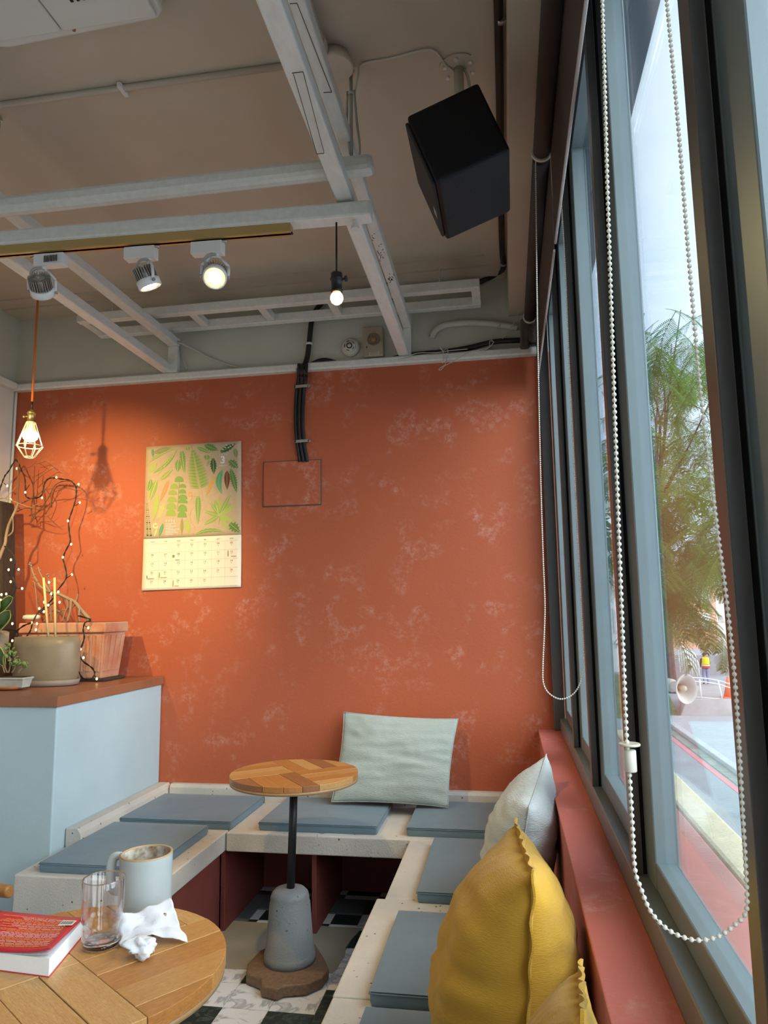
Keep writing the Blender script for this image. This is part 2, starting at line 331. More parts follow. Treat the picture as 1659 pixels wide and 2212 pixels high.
# ------------------------------------------------------------------ room shell
def checker_floor():
    m = bpy.data.materials.new('far checker'); t, p, N = nodes(m); c = N('ShaderNodeTexCoord').outputs['Object']
    ck = N('ShaderNodeTexChecker'); ck.inputs['Scale'].default_value = 1/.172; ck.inputs['Color1'].default_value = (.7, .69, .69, 1); ck.inputs['Color2'].default_value = (.02, .03, .027, 1)
    t.links.new(c, ck.inputs['Vector']); t.links.new(ck.outputs[0], p.inputs['Base Color']); p.inputs['Roughness'].default_value = .35; MATS['far checker'] = m
checker_floor()
floor = struct(B(-3.03, .31, -3, YW, -.12, -.006).build('floor', 'far checker'), 'black and white checkered marble floor with a mortar patch')
TS = .172; X0 = -1.072-TS*5; Y0 = 2.69-TS*5
tile_me = {}
pat = {(-1, -1): 1, (-1, 0): 0, (-1, 1): 0, (0, -1): 0, (0, 0): 0, (0, 1): 1, (1, -1): 1, (1, 0): 0, (1, 1): 0, (2, -1): 1, (2, 0): 1, (2, 1): 0, (2, 2): 0, (3, 1): 1, (3, 2): 1}
for i in range(-2, 8):
    for j in range(-4, 7):
        x0 = -1.072+i*TS; y0 = 2.69+j*TS; x1, y1 = x0+TS-.0018, y0+TS-.0018
        if x1 > .13 or y1 > YW: continue
        if -1.33 < x0 < -.76 and 2.94 < y0 < 3.38: continue
        dark = pat.get((i, j), (i+j) % 2)
        mname = 'green marble' if dark else 'white marble'
        if y0 > 3.35 and x0 < -.8: mname = 'grey tile'
        k = mname
        if k not in tile_me:
            tile_me[k] = B(0, TS-.0018, 0, TS-.0018, -.006, 0).build('tile', k, floor, loc=(x0, y0, 0)); continue
        o = tile_me[k].copy(); o.location = (x0, y0, 0); COL.objects.link(o)
poly = []
for a in range(36):
    t = a/36*4; s_, k = int(t), t-int(t)
    cs = [(-1.325, 2.952), (-.735, 2.985), (-.70, 3.40), (-1.325, 3.40)]
    p = Vector(cs[s_]).lerp(Vector(cs[(s_+1) % 4]), k); n_ = noise.noise(Vector((p.x*9, p.y*9, 3)))
    poly.append((p.x+n_*.03*(s_ == 1), p.y+n_*.012))
MB().prism(poly, -.006, .0012).build('mortar_patch', 'mortar', floor, label='beige mortar patch')
# ceiling with its shallow stepped border
ceil = struct(B(-3.03, .31, -3, YW, ZC, ZC+.12).build('ceiling', 'ceiling paint'))
for a in ((-.055, .06, -3, YW, ZC-.008, ZC), (-2.93, -.055, 3.58, YW, ZC-.008, ZC), (.0, .06, -3, YW, ZC-.018, ZC-.008), (-2.93, .0, 3.68, YW, ZC-.018, ZC-.008)):
    B(*a).build('border_step', 'ceiling paint', ceil)
struct(B(.06, .31, -3, YW, 3.01, ZC).build('trim_soffit', 'ceiling paint'), 'pale soffit running along the top of the window wall')
struct(B(-3.03, .31, YW, YW+.11, -.12, 2.79).build('wall_back', 'rust paint'), 'rust orange wall sponged with pale blotches')
struct(B(-3.03, .31, YW, YW+.11, 2.79, ZC+.12).build('wall_back_upper', 'upper wall paint'), 'greenish grey wall above the white rail')
struct(B(-3.03, XL, -3, YW, -.12, 2.79).build('wall_left', 'left wall paint')); struct(B(-3.03, XL, -3, YW, 2.79, ZC+.12).build('wall_left_upper', 'upper wall paint'))
struct(MB().prism([(3.795, 2.78), (3.803, 2.772), (YW, 2.772), (YW, 2.815), (3.803, 2.815), (3.795, 2.807)], 0, 1).build('trim_rail_back', 'white wood'), 'white painted rail between the rust wall and the grey wall above')
o = bpy.data.objects['trim_rail_back']; me = o.data
for v in me.vertices: v.co = Vector((XL+(.20-XL)*v.co.z, v.co.x, v.co.y))
me.flip_normals()
struct(B(XL, XL+.045, -3, 3.795, 2.772, 2.815).build('trim_rail_left', 'white wood', bevel=.006))
struct(T([(XL+.012, YW-.012, 2.77), (XL+.012, YW-.012, 2.74), (XL+.010, YW-.010, 1.0)], .008).build('trim_corner_conduit', 'white metal'))
# knee wall, sill, window frame
kw = MB().box(.13, .31, -3, YW, 0, .806)
struct(kw.build('wall_right', 'sill paint'), 'salmon red knee wall under the windows')
struct(B(.126, .236, -3, YW-.001, .803, .812).build('trim_sill', 'sill paint', bevel=.003), 'salmon red window sill')
struct(B(-3.03, .31, -3.1, -3, -.12, ZC+.12).build('wall_front', 'left wall paint'))
struct(B(.31, .36, -3, YW+.1, -1.75, .79).build('wall_right_outside', 'ext red'))
struct(B(.36, .50, -3, YW+.1, .70, .795).build('trim_outside_ledge', 'ext red', bevel=.01)); struct(B(.50, .60, -3, YW+.1, .68, .80).build('trim_outside_edge', 'ext beige', bevel=.012))
struct(B(.235, .31, -3, YW-.001, .806, .872).build('trim_window_bottom', 'frame grey', bevel=.003), 'grey metal bottom frame of the windows')
struct(B(.235, .31, -3, YW-.001, 2.985, 3.01).build('trim_window_head', 'frame grey', bevel=.003)); struct(B(.205, .26, 3.795, YW-.001, .812, 2.985).build('trim_window_jamb', 'frame inner', bevel=.004))
struct(B(.262, .308, 3.755, 3.795, .872, 2.985).build('trim_window_inner_jamb', 'frame grey', bevel=.003))
xe = at(1428, 0, z=3.02).x
struct(B(.31, xe, -3, YW+.1, 3.02, 3.2).build('trim_outside_eave', 'eave grey', bevel=.004), 'grey outside eave above the windows')
MU = [-2.05, -1.33, -.62, .10, .813, 1.63, 2.38, 3.02]; MW = .043
for k, y0 in enumerate(MU):
    y1 = MU[k+1] if k+1 < len(MU) else 3.755
    w = thing('window_%d' % (k+1), None, None, (.27, (y0+y1)/2, .872), kind='structure')
    B(.235, .254, y0, y0+MW, .872, 2.985).build('mullion', 'frame inner', w, bevel=.002)
    B(.254, .262, y0+.006, y0+MW-.006, .872, 2.985).build('groove', 'slot black', w)
    B(.262, .308, y0+.004, y0+.115, .872, 2.985).build('stile', 'frame grey', w, bevel=.003)
    B(.262, .308, y1-(.092 if k < 5 else .080) if k < 7 else y1-.06, y1-.001, .872, 2.985).build('stile', 'frame grey', w, bevel=.003)
    B(.264, .306, y0+.115, y1-.06, .873, .925).build('bottom_rail', 'frame grey', w, bevel=.003); B(.264, .306, y0+.115, y1-.06, 2.94, 2.984).build('top_rail', 'frame grey', w)
    B(.283, .2875, y0+.112, y1-.058, .922, 2.942).build('pane', 'window glass', w)
# ------------------------------------------------------------------ ceiling: beams, lamps, services
def beam(p, q, w, h, label, bev=.006): return tag(MB().beam(p, q, w, h).build('ceiling_beam', 'white wood', bevel=bev), label, 'beam', 'white timber ceiling beams')
beam((-.478, .2, 2.80), (-.522, 3.833, 2.8165), .058, .05, 'lower white beam of the right pair, from ceiling corner to wall rail')
beam((-.470, .2, 2.970), (-.500, 3.833, 2.976), .046, .05, 'upper white beam of the right pair with scuffed black marks')
beam((-1.895, .2, 2.80), (-1.924, 3.833, 2.8165), .058, .05, 'lower white beam of the left pair behind the spotlights')
beam((-1.862, .2, 2.970), (-1.888, 3.833, 2.976), .06, .05, 'upper white beam of the left pair ending on a short post')
beam((XL, 2.165, 2.853), (-.388, 2.178, 2.853), .056, .062, 'white cross beam nearest the ceiling, with a rounded end', .018)
beam((XL, 2.150, 2.742), (-.412, 2.266, 2.742), .064, .056, 'white cross beam that carries the brass light track', .008)
for x0, x1, l in ((-.520, -.478, 'short white post under the right upper beam, on the rail'), (-1.918, -1.858, 'short white post under the left upper beam, on the rail')):
    tag(B(x0, x1, 3.80, 3.838, 2.8155, 2.9745).build('beam_post', 'white wood', bevel=.003), l, 'post')
# worn patches and inlaid strips of the right pair
bA, bB = bpy.data.objects['ceiling_beam'], bpy.data.objects['ceiling_beam.001']
def marks(par, z, name, lines, r=.0012):
    m = MB()
    for pl in lines: m.tube([at(x, y, z=z) for x, y in pl], r, 4)
    m.build(name, 'crack', par)
marks(bA, 2.8, 'inlay_joint', [[(631, 158), (655, 155)], [(634, 160), (684, 332)], [(655, 156), (700, 330)], [(684, 333), (700, 331)], [(742, 455), (758, 450)]])
marks(bB, 2.972, 'inlay_joint', [[(626, 8), (642, 7)], [(642, 8), (716, 198)], [(699, 200), (717, 199)], [(614, 8), (640, 66)]])
rk = random.Random(4); scf = []
for cx_, cy_, n_ in ((822, 552, 9), (842, 602, 16), (806, 512, 6), (816, 532, 4)):
    for _ in range(n_): x, y = cx_+rk.gauss(0, 4), cy_+rk.gauss(0, 7); scf.append([(x, y), (x+rk.uniform(-3, 4), y+rk.uniform(-5, 5))])
marks(bB, 2.9742, 'scuff_marks', scf, .0016)
ld = thing('ladder_frame', 'white wooden ladder frame hung flat below the ceiling by the wall', 'frame', (-1.2, 3.64, 3.05))
for y in (3.53, 3.745): B(-2.34, -.085, y, y+.045, 3.05, 3.10).build('rail', 'white wood', ld, bevel=.004)
for x in (-2.34, -1.69, -1.29, -.90, -.13): B(x, x+.045, 3.575, 3.745, 3.055, 3.095).build('rung', 'white wood', ld, bevel=.003)
for x in (-2.2, -.3): T([(x, 3.66, 3.09), (x, 3.66, ZC-.008)], .004).build('hanger', 'white metal', ld)
# threaded rods
for x, y, zt, zb, l in ((-.462, 2.178, ZC, 2.915, 'grey threaded rod from ceiling to cross beam beside the white beams'), (-1.79, 2.17, ZC, 2.915, 'grey threaded rod hanging at the left edge of the picture')):
    r = thing('threaded_rod', l, 'rod', (x, y, zb)); T([(x, y, zb), (x, y, zt)], .006).build('shaft', 'grey cable', r); MB().lathe([(.013, 0), (.013, .012)], 6, (x, y, zt-.022), smooth=False).build('nut', 'steel', r)
    if x > -1:
        T(smooth_path([(x+.012, y-.004, zt-.09), (x+.02, y-.006, 3.05), (x+.028, y, 2.96), (x+.02, y+.03, 2.93)]), .004).build('cable', 'grey cable', r); T(smooth_path([(x-.012, y-.002, zt-.09), (x-.014, y-.004, 3.04), (x-.004, y-.004, 2.93)]), .004).build('cable', 'grey cable', r)
        MB().lathe([(.012, 0), (.012, .006)], 10, (x, y, zt-.10)).build('cable_tie', 'pale cable', r)
tag(MB().lathe([(.014, 0), (.014, .012), (.008, .012), (.008, .03)], 6, (-.468, 2.258, 2.709), smooth=False).build('beam_bolt', 'white metal'), 'white painted bolt under the track beam end', 'bolt')
# conduit seam with strap, round duct with cover plate
c = thing('ceiling_conduit', 'thin white conduit across the ceiling with one plastic strap', 'conduit', (-1.8, 2.11, ZC-.02))
T([(XL, 2.10, ZC-.010), (-.60, 2.117, ZC-.010)], .011).build('pipe', 'ceiling paint', c); MB().beam((-1.265, 2.085, ZC-.024), (-1.265, 2.145, ZC-.024), .018, .022).build('strap', 'white metal', c, bevel=.006)
d = thing('ceiling_duct', 'white round pipe ending in a disc cover on the ceiling', 'pipe', (-.50, 2.1, ZC-.05))
T([(-.525, .2, ZC-.032), (-.535, 1.98, ZC-.032), (-.535, 2.02, ZC-.032)], .024, 14).build('pipe', 'ceiling paint', d); T([(-.535, 2.0, ZC-.032), (-.535, 2.05, ZC-.034)], .029, 14).build('collar', 'ceiling paint', d)
MB().lathe([(.062, 0), (.066, .004), (.066, .016), (.05, .05)], 28, (-.505, 2.112, ZC-.052)).build('cover_disc', 'ceiling paint', d)
tag(T(smooth_path([(-.452, 2.18, ZC-.11), (-.435, 2.17, ZC-.04), at(783, 138, z=ZC-.006), at(850, 125, z=ZC-.006), at(930, 107, z=ZC-.006), at(962, 140, z=ZC-.008), at(985, 158, z=ZC-.012)]), .0035).build('ceiling_cable', 'pale cable'), 'thin pale cable clipped to the ceiling, leading to the loudspeaker', 'cable')
# air conditioner
ac = thing('air_conditioner', 'white cassette air conditioner with slotted grille at top left', 'air conditioner', (-1.25, 1.45, 3.19))
MB().prism([(-1.50, 1.845), (-.985, 1.825), (-.955, 1.80), (-.955, .9), (-1.9, .9), (-1.9, 1.80), (-1.56, 1.83)], 3.205, ZC).build('rim', 'white metal', ac, bevel=.01)
B(-1.283, -.975, .92, 1.80, 3.192, 3.206).build('panel', 'white metal', ac, bevel=.003); B(-1.88, -1.289, .92, 1.80, 3.192, 3.206).build('panel', 'white metal', ac, bevel=.003)
B(-1.19, -1.0, 1.25, 1.70, 3.190, 3.193).build('grille_plate', 'pale cable', ac)
sm_ = B(-.0045, .0045, -.05, .05, 0, .0016).build('slot', 'vent dark', ac, loc=(-1.19, 1.655, 3.1886))
for i in range(1, 9):
    for j in (0, 1):
        o = sm_.copy(); o.location = (-1.19+i*.0195, 1.655-j*.13, 3.1886); COL.objects.link(o)
MB().lathe([(.005, 0), (.005, .006)], 8, (-1.255, 1.812, 3.200)).build('rust_spot', 'stud copper', ac)
# loudspeaker
D0 = Vector((-.153, 1.85, 2.586)); U = Vector((-.349, .021, .937)).normalized()*.233; V = Vector((.937, -.001, .349)).normalized()*.218; Wv = U.cross(V).normalized(); Wv = (Wv if Wv.y > 0 else -Wv)*.31
sp = thing('loudspeaker', 'black box loudspeaker hung tilted from the ceiling by the windows', 'speaker', (-.1, 2.0, 2.6))
MB().obox(D0, U, V, Wv).build('cabinet', 'speaker black', sp, bevel=.010, seg=3)
MB().obox(D0-V*.05+U*.04+Wv*.04, U*.92, V*.05, Wv*.92).build('grille', 'speaker grille', sp, bevel=.008)
MB().obox(D0-V*.056+U*.10+Wv*.55, U*.10, V*.01, Wv*.12).build('badge', 'steel', sp)
cb = Vector((-.1, 2.245, ZC))
MB().lathe([(.068, -.006), (.068, 0)], 30, cb).build('ceiling_plate', 'ceiling paint', sp)
for a in range(6): MB().lathe([(.007, -.014), (.007, -.004)], 8, cb+Vector((math.cos(a*1.047+.4)*.05, math.sin(a*1.047+.4)*.05, 0))).build('screw', 'white metal', sp)
T([cb+Vector((.0, 0, -.004)), cb+Vector((.0, -.02, -.10)), D0+U*.9+V*.62+Wv*.97, D0+U*.8+V*.62+Wv*.9], .017, 12).build('bracket_arm', 'ceiling paint', sp)
T(smooth_path([cb+Vector((.02, 0, -.01)), cb+Vector((.035, -.01, -.09)), D0+U*1.0+V*.78+Wv*.9]), .005).build('speaker_cable', 'pale cable', sp)
# track and spotlights
tr = thing('light_track', 'brass coloured light track under the white cross beam', 'track', (-1.8, 2.23, 2.71))
ta = Vector((-.690, 2.247, 2.709)); tb = Vector((-2.9, 2.145, 2.709)); td = (ta-tb).normalized()
MB().beam(tb, ta, .034, .033).build('rail', 'gold track', tr, bevel=.002); MB().beam(tb, ta+td*.004, .012, .004).build('slot', 'slot black', tr)
def spot(x, n, label, energy, lit=True, cone=70, boxdir=1):
    n = Vector(n).normalized(); k = (x-tb.x)/(ta.x-tb.x); p = tb.lerp(ta, k); c0 = p+Vector((0, 0, -.009))
    t = thing('track_spotlight', label, 'spotlight', c0, 'spotlights on the brass track')
    MB().obox(c0+Vector((-.056, -.018, -.044)), (.112, .005, 0), (0, .036, 0), (0, 0, .044)).build('driver_box', 'spot white', t, bevel=.002)
    if boxdir < 0:
        for i in range(9): MB().box(c0.x-.012+i*.006, c0.x-.0095+i*.006, c0.y-.0212, c0.y-.0195, c0.z-.036, c0.z-.012).build('vent_slot', 'slot black', t)
    T([c0+Vector((.045*boxdir, -.008, -.004)), c0+Vector((.075*boxdir, -.006, -.006))], .004).build('lock_lever', 'steel', t)
    pv = c0+Vector((.030*boxdir, 0, -.046)); side = n.cross(Vector((0, 0, 1))).normalized() if abs(n.z) < .99 else Vector((1, 0, 0))
    hc = pv+Vector((0, 0, -.078)); R_ = .040
    T([pv+Vector((0, 0, .004)), pv+Vector((0, 0, -.008))], .011, 12).build('swivel', 'spot white', t)
    for s_ in (1, -1):
        a = pv+Vector((0, 0, -.006)); q = [a, a+side*.018*s_+Vector((0, 0, -.006)), hc+side*(R_+.005)*s_+Vector((0, 0, .035)), hc+side*(R_+.005)*s_+n*.012]
        m_ = MB(); w_ = side.cross(Vector((0, 0, 1))).normalized()
        for i in range(3): m_.tube([q[i], q[i+1]], .006, 6, flat=.5)
        m_.build('yoke_arm', 'spot white', t)
        MB().lathe([(.006, 0), (.006, .006)], 8, hc+side*(R_+.004)*s_+n*.014, ax=side*s_).build('yoke_screw', 'heat sink', t)
    MB().lathe([(.026, -.040), (.030, .004)], 20, hc, ax=n).build('core', 'heat sink', t)
    fm = MB(); e1 = n.orthogonal().normalized(); e2 = n.cross(e1)
    for i in range(26):
        a = i/26*2*math.pi; rd = e1*math.cos(a)+e2*math.sin(a); tn = n.cross(rd)
        fm.obox(hc+rd*.020-n*.044-tn*.0012, rd*(R_-.022), tn*.0024, n*.046)
    fm.build('heat_sink_fins', 'heat sink', t)
    MB().lathe([(R_-.002, -.002), (R_+.001, 0), (R_+.001, .024), (R_-.003, .026), (R_-.004, .016), (.02, .012)], 28, hc, ax=n).build('front_ring', 'spot white', t)
    T(smooth_path([pv+Vector((.004, -.006, -.004)), pv+Vector((-.02, -.02, -.012)), pv+Vector((-.030, -.022, -.035)), hc-n*.040]), .0045).build('lead', 'grey cable', t)
    MB().lathe([(.0001, .0195), (R_-.005, .0195), (R_-.005, .021), (.0001, .021)], 24, hc, ax=n).build('lens', 'led lens' if lit else 'spot white', t)
    if lit:
        for i in range(7):
            a = i*math.pi/3; rd = (e1*math.cos(a)+e2*math.sin(a))*(.022 if i < 6 else 0)
            MB().lathe([(.0075, 0), (.005, .003), (.0001, .004)], 10, hc+rd+n*.021, ax=n).build('led', 'led chip', t)
        L = bpy.data.lights.new('spot_beam', 'SPOT'); L.energy = energy; L.color = (1, .72, .30); L.spot_size = math.radians(cone); L.spot_blend = .7; L.shadow_soft_size = .022
        lo = bpy.data.objects.new('spot_beam', L); COL.objects.link(lo); lo.location = hc+n*.03; lo.rotation_euler = n.to_track_quat('-Z', 'Y').to_euler(); attach(lo, t)
    return t
spot(-1.575, (-.30, .86, -.62), 'white track spotlight facing away, leftmost in view, with vented box', 30, True, 60, -1)
spot(-1.235, (.30, .30, -.90), 'white track spotlight aimed down, second from the left', 28, True, 70)
spot(-.990, (.22, -.66, -.72), 'white track spotlight glowing towards the room, rightmost on the track', 16, True, 80)
spot(-2.50, (.14, 1.64, -.72), 'white track spotlight beyond the left edge, aimed at the rust wall', 50, True, 58)
# bare bulb pendant
bp_ = thing('bulb_pendant', 'bare round bulb in a black socket on a black cord', 'pendant lamp', (-.535, 2.262, 2.45))
px_, py_ = -.535, 2.262
T([(px_, py_, 2.742), (px_, py_, 2.552)], .0035).build('cord', 'black rubber', bp_)
MB().lathe([(.010, .560), (.019, .556), (.020, .540), (.022, .538), (.022, .533), (.018, .531), (.018, .498), (.020, .496), (.020, .490), (.016, .489)][::-1], 20, (px_, py_, 2.0)).build('socket', 'black rubber', bp_)
T([(px_+.016, py_, 2.535), (px_+.030, py_, 2.535)], .004).build('key_stem', 'black rubber', bp_); MB().lathe([(.010, 0), (.010, .007)], 8, (px_+.029, py_, 2.535), ax=(1, 0, 0)).build('key', 'black rubber', bp_)
bm_ = MB().lathe([(.0001, -.024), (.010, -.0215), (.018, -.015), (.0225, -.004), (.022, .006), (.019, .013)], 20, (px_, py_, 2.468), cap=False); bm_.build('bulb', 'bulb soft', bp_)
MB().lathe([(.019, .013), (.014, .021), (.013, .026)], 20, (px_, py_, 2.468), cap=False).build('bulb_neck', 'bulb neck', bp_)
# caged pendant
cx, cy, cz = -2.383, 3.25, 2.345
cg = thing('caged_pendant', 'glowing bulb in a cream wire cage on an orange cord', 'pendant lamp', (cx, cy, cz-.13))
T([(cx, cy, 3.10), (cx, cy, ZC)], .004).build('ceiling_rod', 'ceiling paint', cg)
T([(cx, cy, cz+.165), (cx, cy, 3.105)], .0058, 10).build('cord', 'orange cord', cg); T([(cx, cy, cz+.118), (cx, cy, cz+.17)], .0048, 10).build('sleeve', 'black rubber', cg)
MB().lathe([(.006, .125), (.012, .118), (.021, .108), (.022, .100), (.019, .098), (.020, .060), (.022, .058), (.022, .052), (.017, .05)][::-1], 20, (cx, cy, cz)).build('socket', 'brass', cg)
T([(cx-.018, cy, cz+.088), (cx-.040, cy, cz+.088)], .003).build('key_stem', 'brass', cg); MB().ball((cx-.043, cy, cz+.088), .007).build('key', 'brass', cg)
MB().lathe([(.024, 0), (.024, .008)], 16, (cx, cy, cz+.048)).build('cage_collar', 'cage cream', cg)
for i in range(8):
    a = i*math.pi/4+.2; e = Vector((math.cos(a), math.sin(a), 0)); c_ = Vector((cx, cy, cz))
    T([c_+e*.023+Vector((0, 0, .052)), c_+e*.064+Vector((0, 0, -.070)), c_+e*.024+Vector((0, 0, -.128))], .0026, 6).build('cage_wire', 'cage cream', cg)
for r_, z_ in ((.064, -.070), (.024, -.128)): T([(cx+math.cos(i/20*6.2832)*r_, cy+math.sin(i/20*6.2832)*r_, cz+z_) for i in range(20)], .0026, 6, closed=True).build('cage_ring', 'cage cream', cg)
MB().lathe([(.0001, -.048), (.02, -.044), (.034, -.030), (.037, -.012), (.032, .0)], 20, (cx, cy, cz)).build('bulb', 'bulb hot', cg); MB().lathe([(.032, 0), (.022, .028), (.017, .05)], 20, (cx, cy, cz)).build('bulb_neck', 'bulb neck', cg)
# black service pipe along the soffit, then along the wall and down
bpipe = thing('black_pipe', 'black service pipe along the soffit bending onto the grey wall', 'pipe', (.04, 2, 3.2))
pts = [(.036, .2, 3.222), (.036, 2.2, 3.222), (.034, 3.4, 3.222), at(1088, 575, z=3.222), at(1075, 590, y=3.80), at(1050, 603, y=3.812), at(1020, 612, y=3.818), at(900, 624, y=3.818), at(760, 637, y=3.818), at(712, 645, y=3.818), at(690, 660, y=3.818), at(674, 690, y=3.818), at(668, 740, y=3.818), at(664, 770, y=3.815), at(656, 795, y=3.785)]
T(smooth_path(pts), .0145, 12).build('pipe', 'black rubber', bpipe)
for p in ((1083, 40), (1087, 568)): MB().lathe([(.018, -.008), (.018, .008)], 14, at(*p, z=3.222), ax=(0, 1, 0)).build('clamp', 'steel', bpipe)
MB().lathe([(.018, -.006), (.018, .006)], 14, at(668, 743, y=3.818)).build('clamp', 'white metal', bpipe)
# three cables down the rust wall into the flush panel
cb3 = thing('wall_cables', 'bundle of black cables clipped to the rust wall above the access panel', 'cable', at(655, 900, y=YW))
for dx in (-9, -1, 7): T(smooth_path([at(655+dx, 786, y=3.782), at(654+dx, 806, y=3.784), at(654+dx, 815, y=3.815), at(649+dx, 850, y=3.828), at(647+dx, 910, y=3.828), at(650+dx, 955, y=3.828), at(657+dx, 998, y=3.832)]), .0095, 10).build('cable', 'black rubber', cb3)
for q in ((652, 836), (653, 954)):
    c_ = at(*q, y=3.822); MB().obox(c_+Vector((-.042, -.012, -.008)), (.084, 0, .003), (0, .004, 0), (0, 0, .016)).build('clip', 'steel', cb3)
    for s_ in (-.04, .042): MB().lathe([(.008, 0), (.008, .02)], 8, c_+Vector((s_, -.012, 0)), ax=(0, 1, 0)).build('screw', 'steel', cb3)
for x in (640, 650, 664): T([at(x, 795, y=3.79), at(x, 808, y=3.79)], .0015, 5).build('tie_wire', 'stud copper', cb3)
pn = thing('access_panel', 'flush rust painted access panel set in the wall under the cables', 'panel', at(632, 1045, y=YW))
a, b = at(569, 998, y=YW), at(695, 1091, y=YW); B(a.x, b.x, YW-.0045, YW-.0005, b.z, a.z).build('gap_shadow_frame', 'crack', pn); B(a.x+.005, b.x-.006, YW-.009, YW-.004, b.z+.005, a.z-.005).build('cover', 'rust paint', pn, bevel=.001)  # dark sheet behind the cover: the gap's shadow line, put in as colour
for q in ((574, 1002), (690, 1085), (574, 1088), (690, 996)): MB().lathe([(.006, 0), (.006, .004)], 8, at(*q, y=YW-.012), ax=(0, 1, 0)).build('screw', 'stud copper', pn)
# detector, sounder, white conduit, cables on the rail
sd_ = thing('smoke_detector', 'round cream smoke detector on the grey wall', 'smoke detector', at(758, 752, y=YW)); c_ = at(758, 752, y=YW)
MB().lathe([(.054, 0), (.054, .012), (.046, .022), (.040, .030)], 30, c_, ax=(0, -1, 0)).build('base', 'detector', sd_); MB().lathe([(.034, .028), (.033, .040), (.0001, .042)], 26, c_, ax=(0, -1, 0)).build('head', 'detector', sd_)
MB().lathe([(.017, .040), (.017, .044), (.0001, .044)], 20, c_, ax=(0, -1, 0)).build('sensor_cap', 'vent dark', sd_); MB().lathe([(.011, .044), (.011, .046), (.0001, .046)], 16, c_, ax=(0, -1, 0)).build('sensor_eye', 'detector', sd_)
for i in range(5):
    a = i*1.2566+.6; e = Vector((math.cos(a), 0, math.sin(a))); f = Vector((-e.z, 0, e.x)); MB().obox(c_+e*.026-f*.008+Vector((0, -.043, 0)), f*.016, e*.003, (0, .003, 0)).build('vent_slot', 'vent dark', sd_)
s2 = thing('alarm_sounder', 'brown alarm sounder box with an amber centre on the grey wall', 'alarm', at(808, 745, y=YW)); a, b = at(787, 713, y=YW), at(831, 774, y=YW)
B(a.x, b.x, YW-.045, YW-.0005, b.z, a.z).build('case', 'sounder', s2, bevel=.008); c_ = at(807, 733, y=YW-.045)
MB().lathe([(.036, 0), (.036, .003), (.030, .006), (.030, .002)], 26, c_, ax=(0, -1, 0)).build('dial_ring', 'sounder dark', s2); MB().lathe([(.016, .001), (.014, .008), (.0001, .009)], 18, c_, ax=(0, -1, 0)).build('dial_centre', 'amber', s2)
e = at(808, 764, y=YW-.046); MB().obox(e+Vector((-.028, 0, -.008)), (.056, 0, .002), (0, .001, 0), (0, 0, .016)).build('rating_label', 'detector', s2)
for k in range(2): MB().obox(e+Vector((-.024, -.001, -.005+k*.007)), (.048, 0, .002), (0, .0006, 0), (0, 0, .003)).build('label_print', 'sounder dark', s2)
MB().ball(at(792, 750, y=YW-.046), .004).build('indicator', 'vent dark', s2)
tag(T(smooth_path([at(933, 730, y=3.832), at(940, 715, y=3.822), at(962, 702, y=3.82), at(1010, 697, y=3.82), at(1060, 699, y=3.82), at(1118, 708, y=3.82)]), .017, 12).build('white_conduit', 'upper wall paint'), 'painted conduit curving down into the grey wall near the window', 'conduit')
tag(T(smooth_path([at(676, 786, y=3.82), at(690, 780, y=3.822), at(708, 779, y=3.822), at(740, 787, y=3.822), at(790, 787, y=3.822), at(830, 780, y=3.822), at(880, 768, y=3.822), at(960, 760, y=3.822), at(1010, 752, y=3.82), at(1070, 738, y=3.82), at(1128, 735, y=3.82)]), .0145, 12).build('rail_pipe', 'black rubber'), 'black pipe lying along the top of the white rail', 'pipe')
wb = thing('wire_tangle', 'tangle of thin pale wires on the white rail near the window', 'wire', at(960, 775, y=3.79))
for k, pl in enumerate([[(860, 778), (905, 768), (950, 766), (1000, 762), (1050, 752), (1062, 745), (1066, 738), (1058, 737), (1057, 748), (1045, 757), (1020, 758), (1000, 768), (975, 783), (955, 792), (948, 798), (952, 799), (960, 790), (965, 778)], [(868, 776), (900, 763), (940, 762), (975, 757), (1010, 754)], [(952, 750), (958, 762), (957, 785)], [(948, 746), (955, 757), (968, 752)], [(966, 752), (968, 765), (963, 782)], [(1125, 660), (1115, 690), (1098, 715), (1085, 732)], [(1062, 735), (1066, 715), (1082, 700)]]):
    T(smooth_path([at(x, y, y=3.786+.002*k) for x, y in pl], 3), .0022, 6).build('wire', 'pale cable', wb)
tag(T(smooth_path([at(384, 738, y=3.79), at(420, 755, y=3.82), at(450, 772, y=3.83), at(500, 790, y=3.83), at(530, 795, y=3.80)]), .006).build('grey_cable', 'upper wall paint'), 'grey painted cable sagging from the left beam post along the wall', 'cable')
tag(T([at(386, 748, y=3.825), at(404, 799, y=3.825)], .004).build('stay_wire', 'upper wall paint'), 'short stay wire beside the left beam post', 'wire')
br = MB(); bc = at(1140, 722, y=3.80)
br.obox(bc+Vector((-.045, -.02, -.085)), (.05, 0, 0), (0, .05, 0), (.01, 0, .17)); br.obox(bc+Vector((.0, -.02, -.05)), (.075, 0, 0), (0, .05, 0), (0, 0, .10))
tag(br.build('blind_bracket', 'rusty bracket', bevel=.01), 'dark crusted end bracket at the far end of the roller blinds', 'bracket')
# cracks on the left upper wall and scuffs on the beams
ck = MB()
for pl in ([(8, 636), (20, 642), (27, 650), (33, 652)], [(32, 655), (38, 660), (44, 666), (47, 676), (48, 690)]):
    ck.tube([at(x, y, x=XL+.0008) for x, y in pl], .0016, 5)
tag(ck.build('wall_crack', 'crack'), 'thin dark crack in the grey wall at the left corner', 'crack')
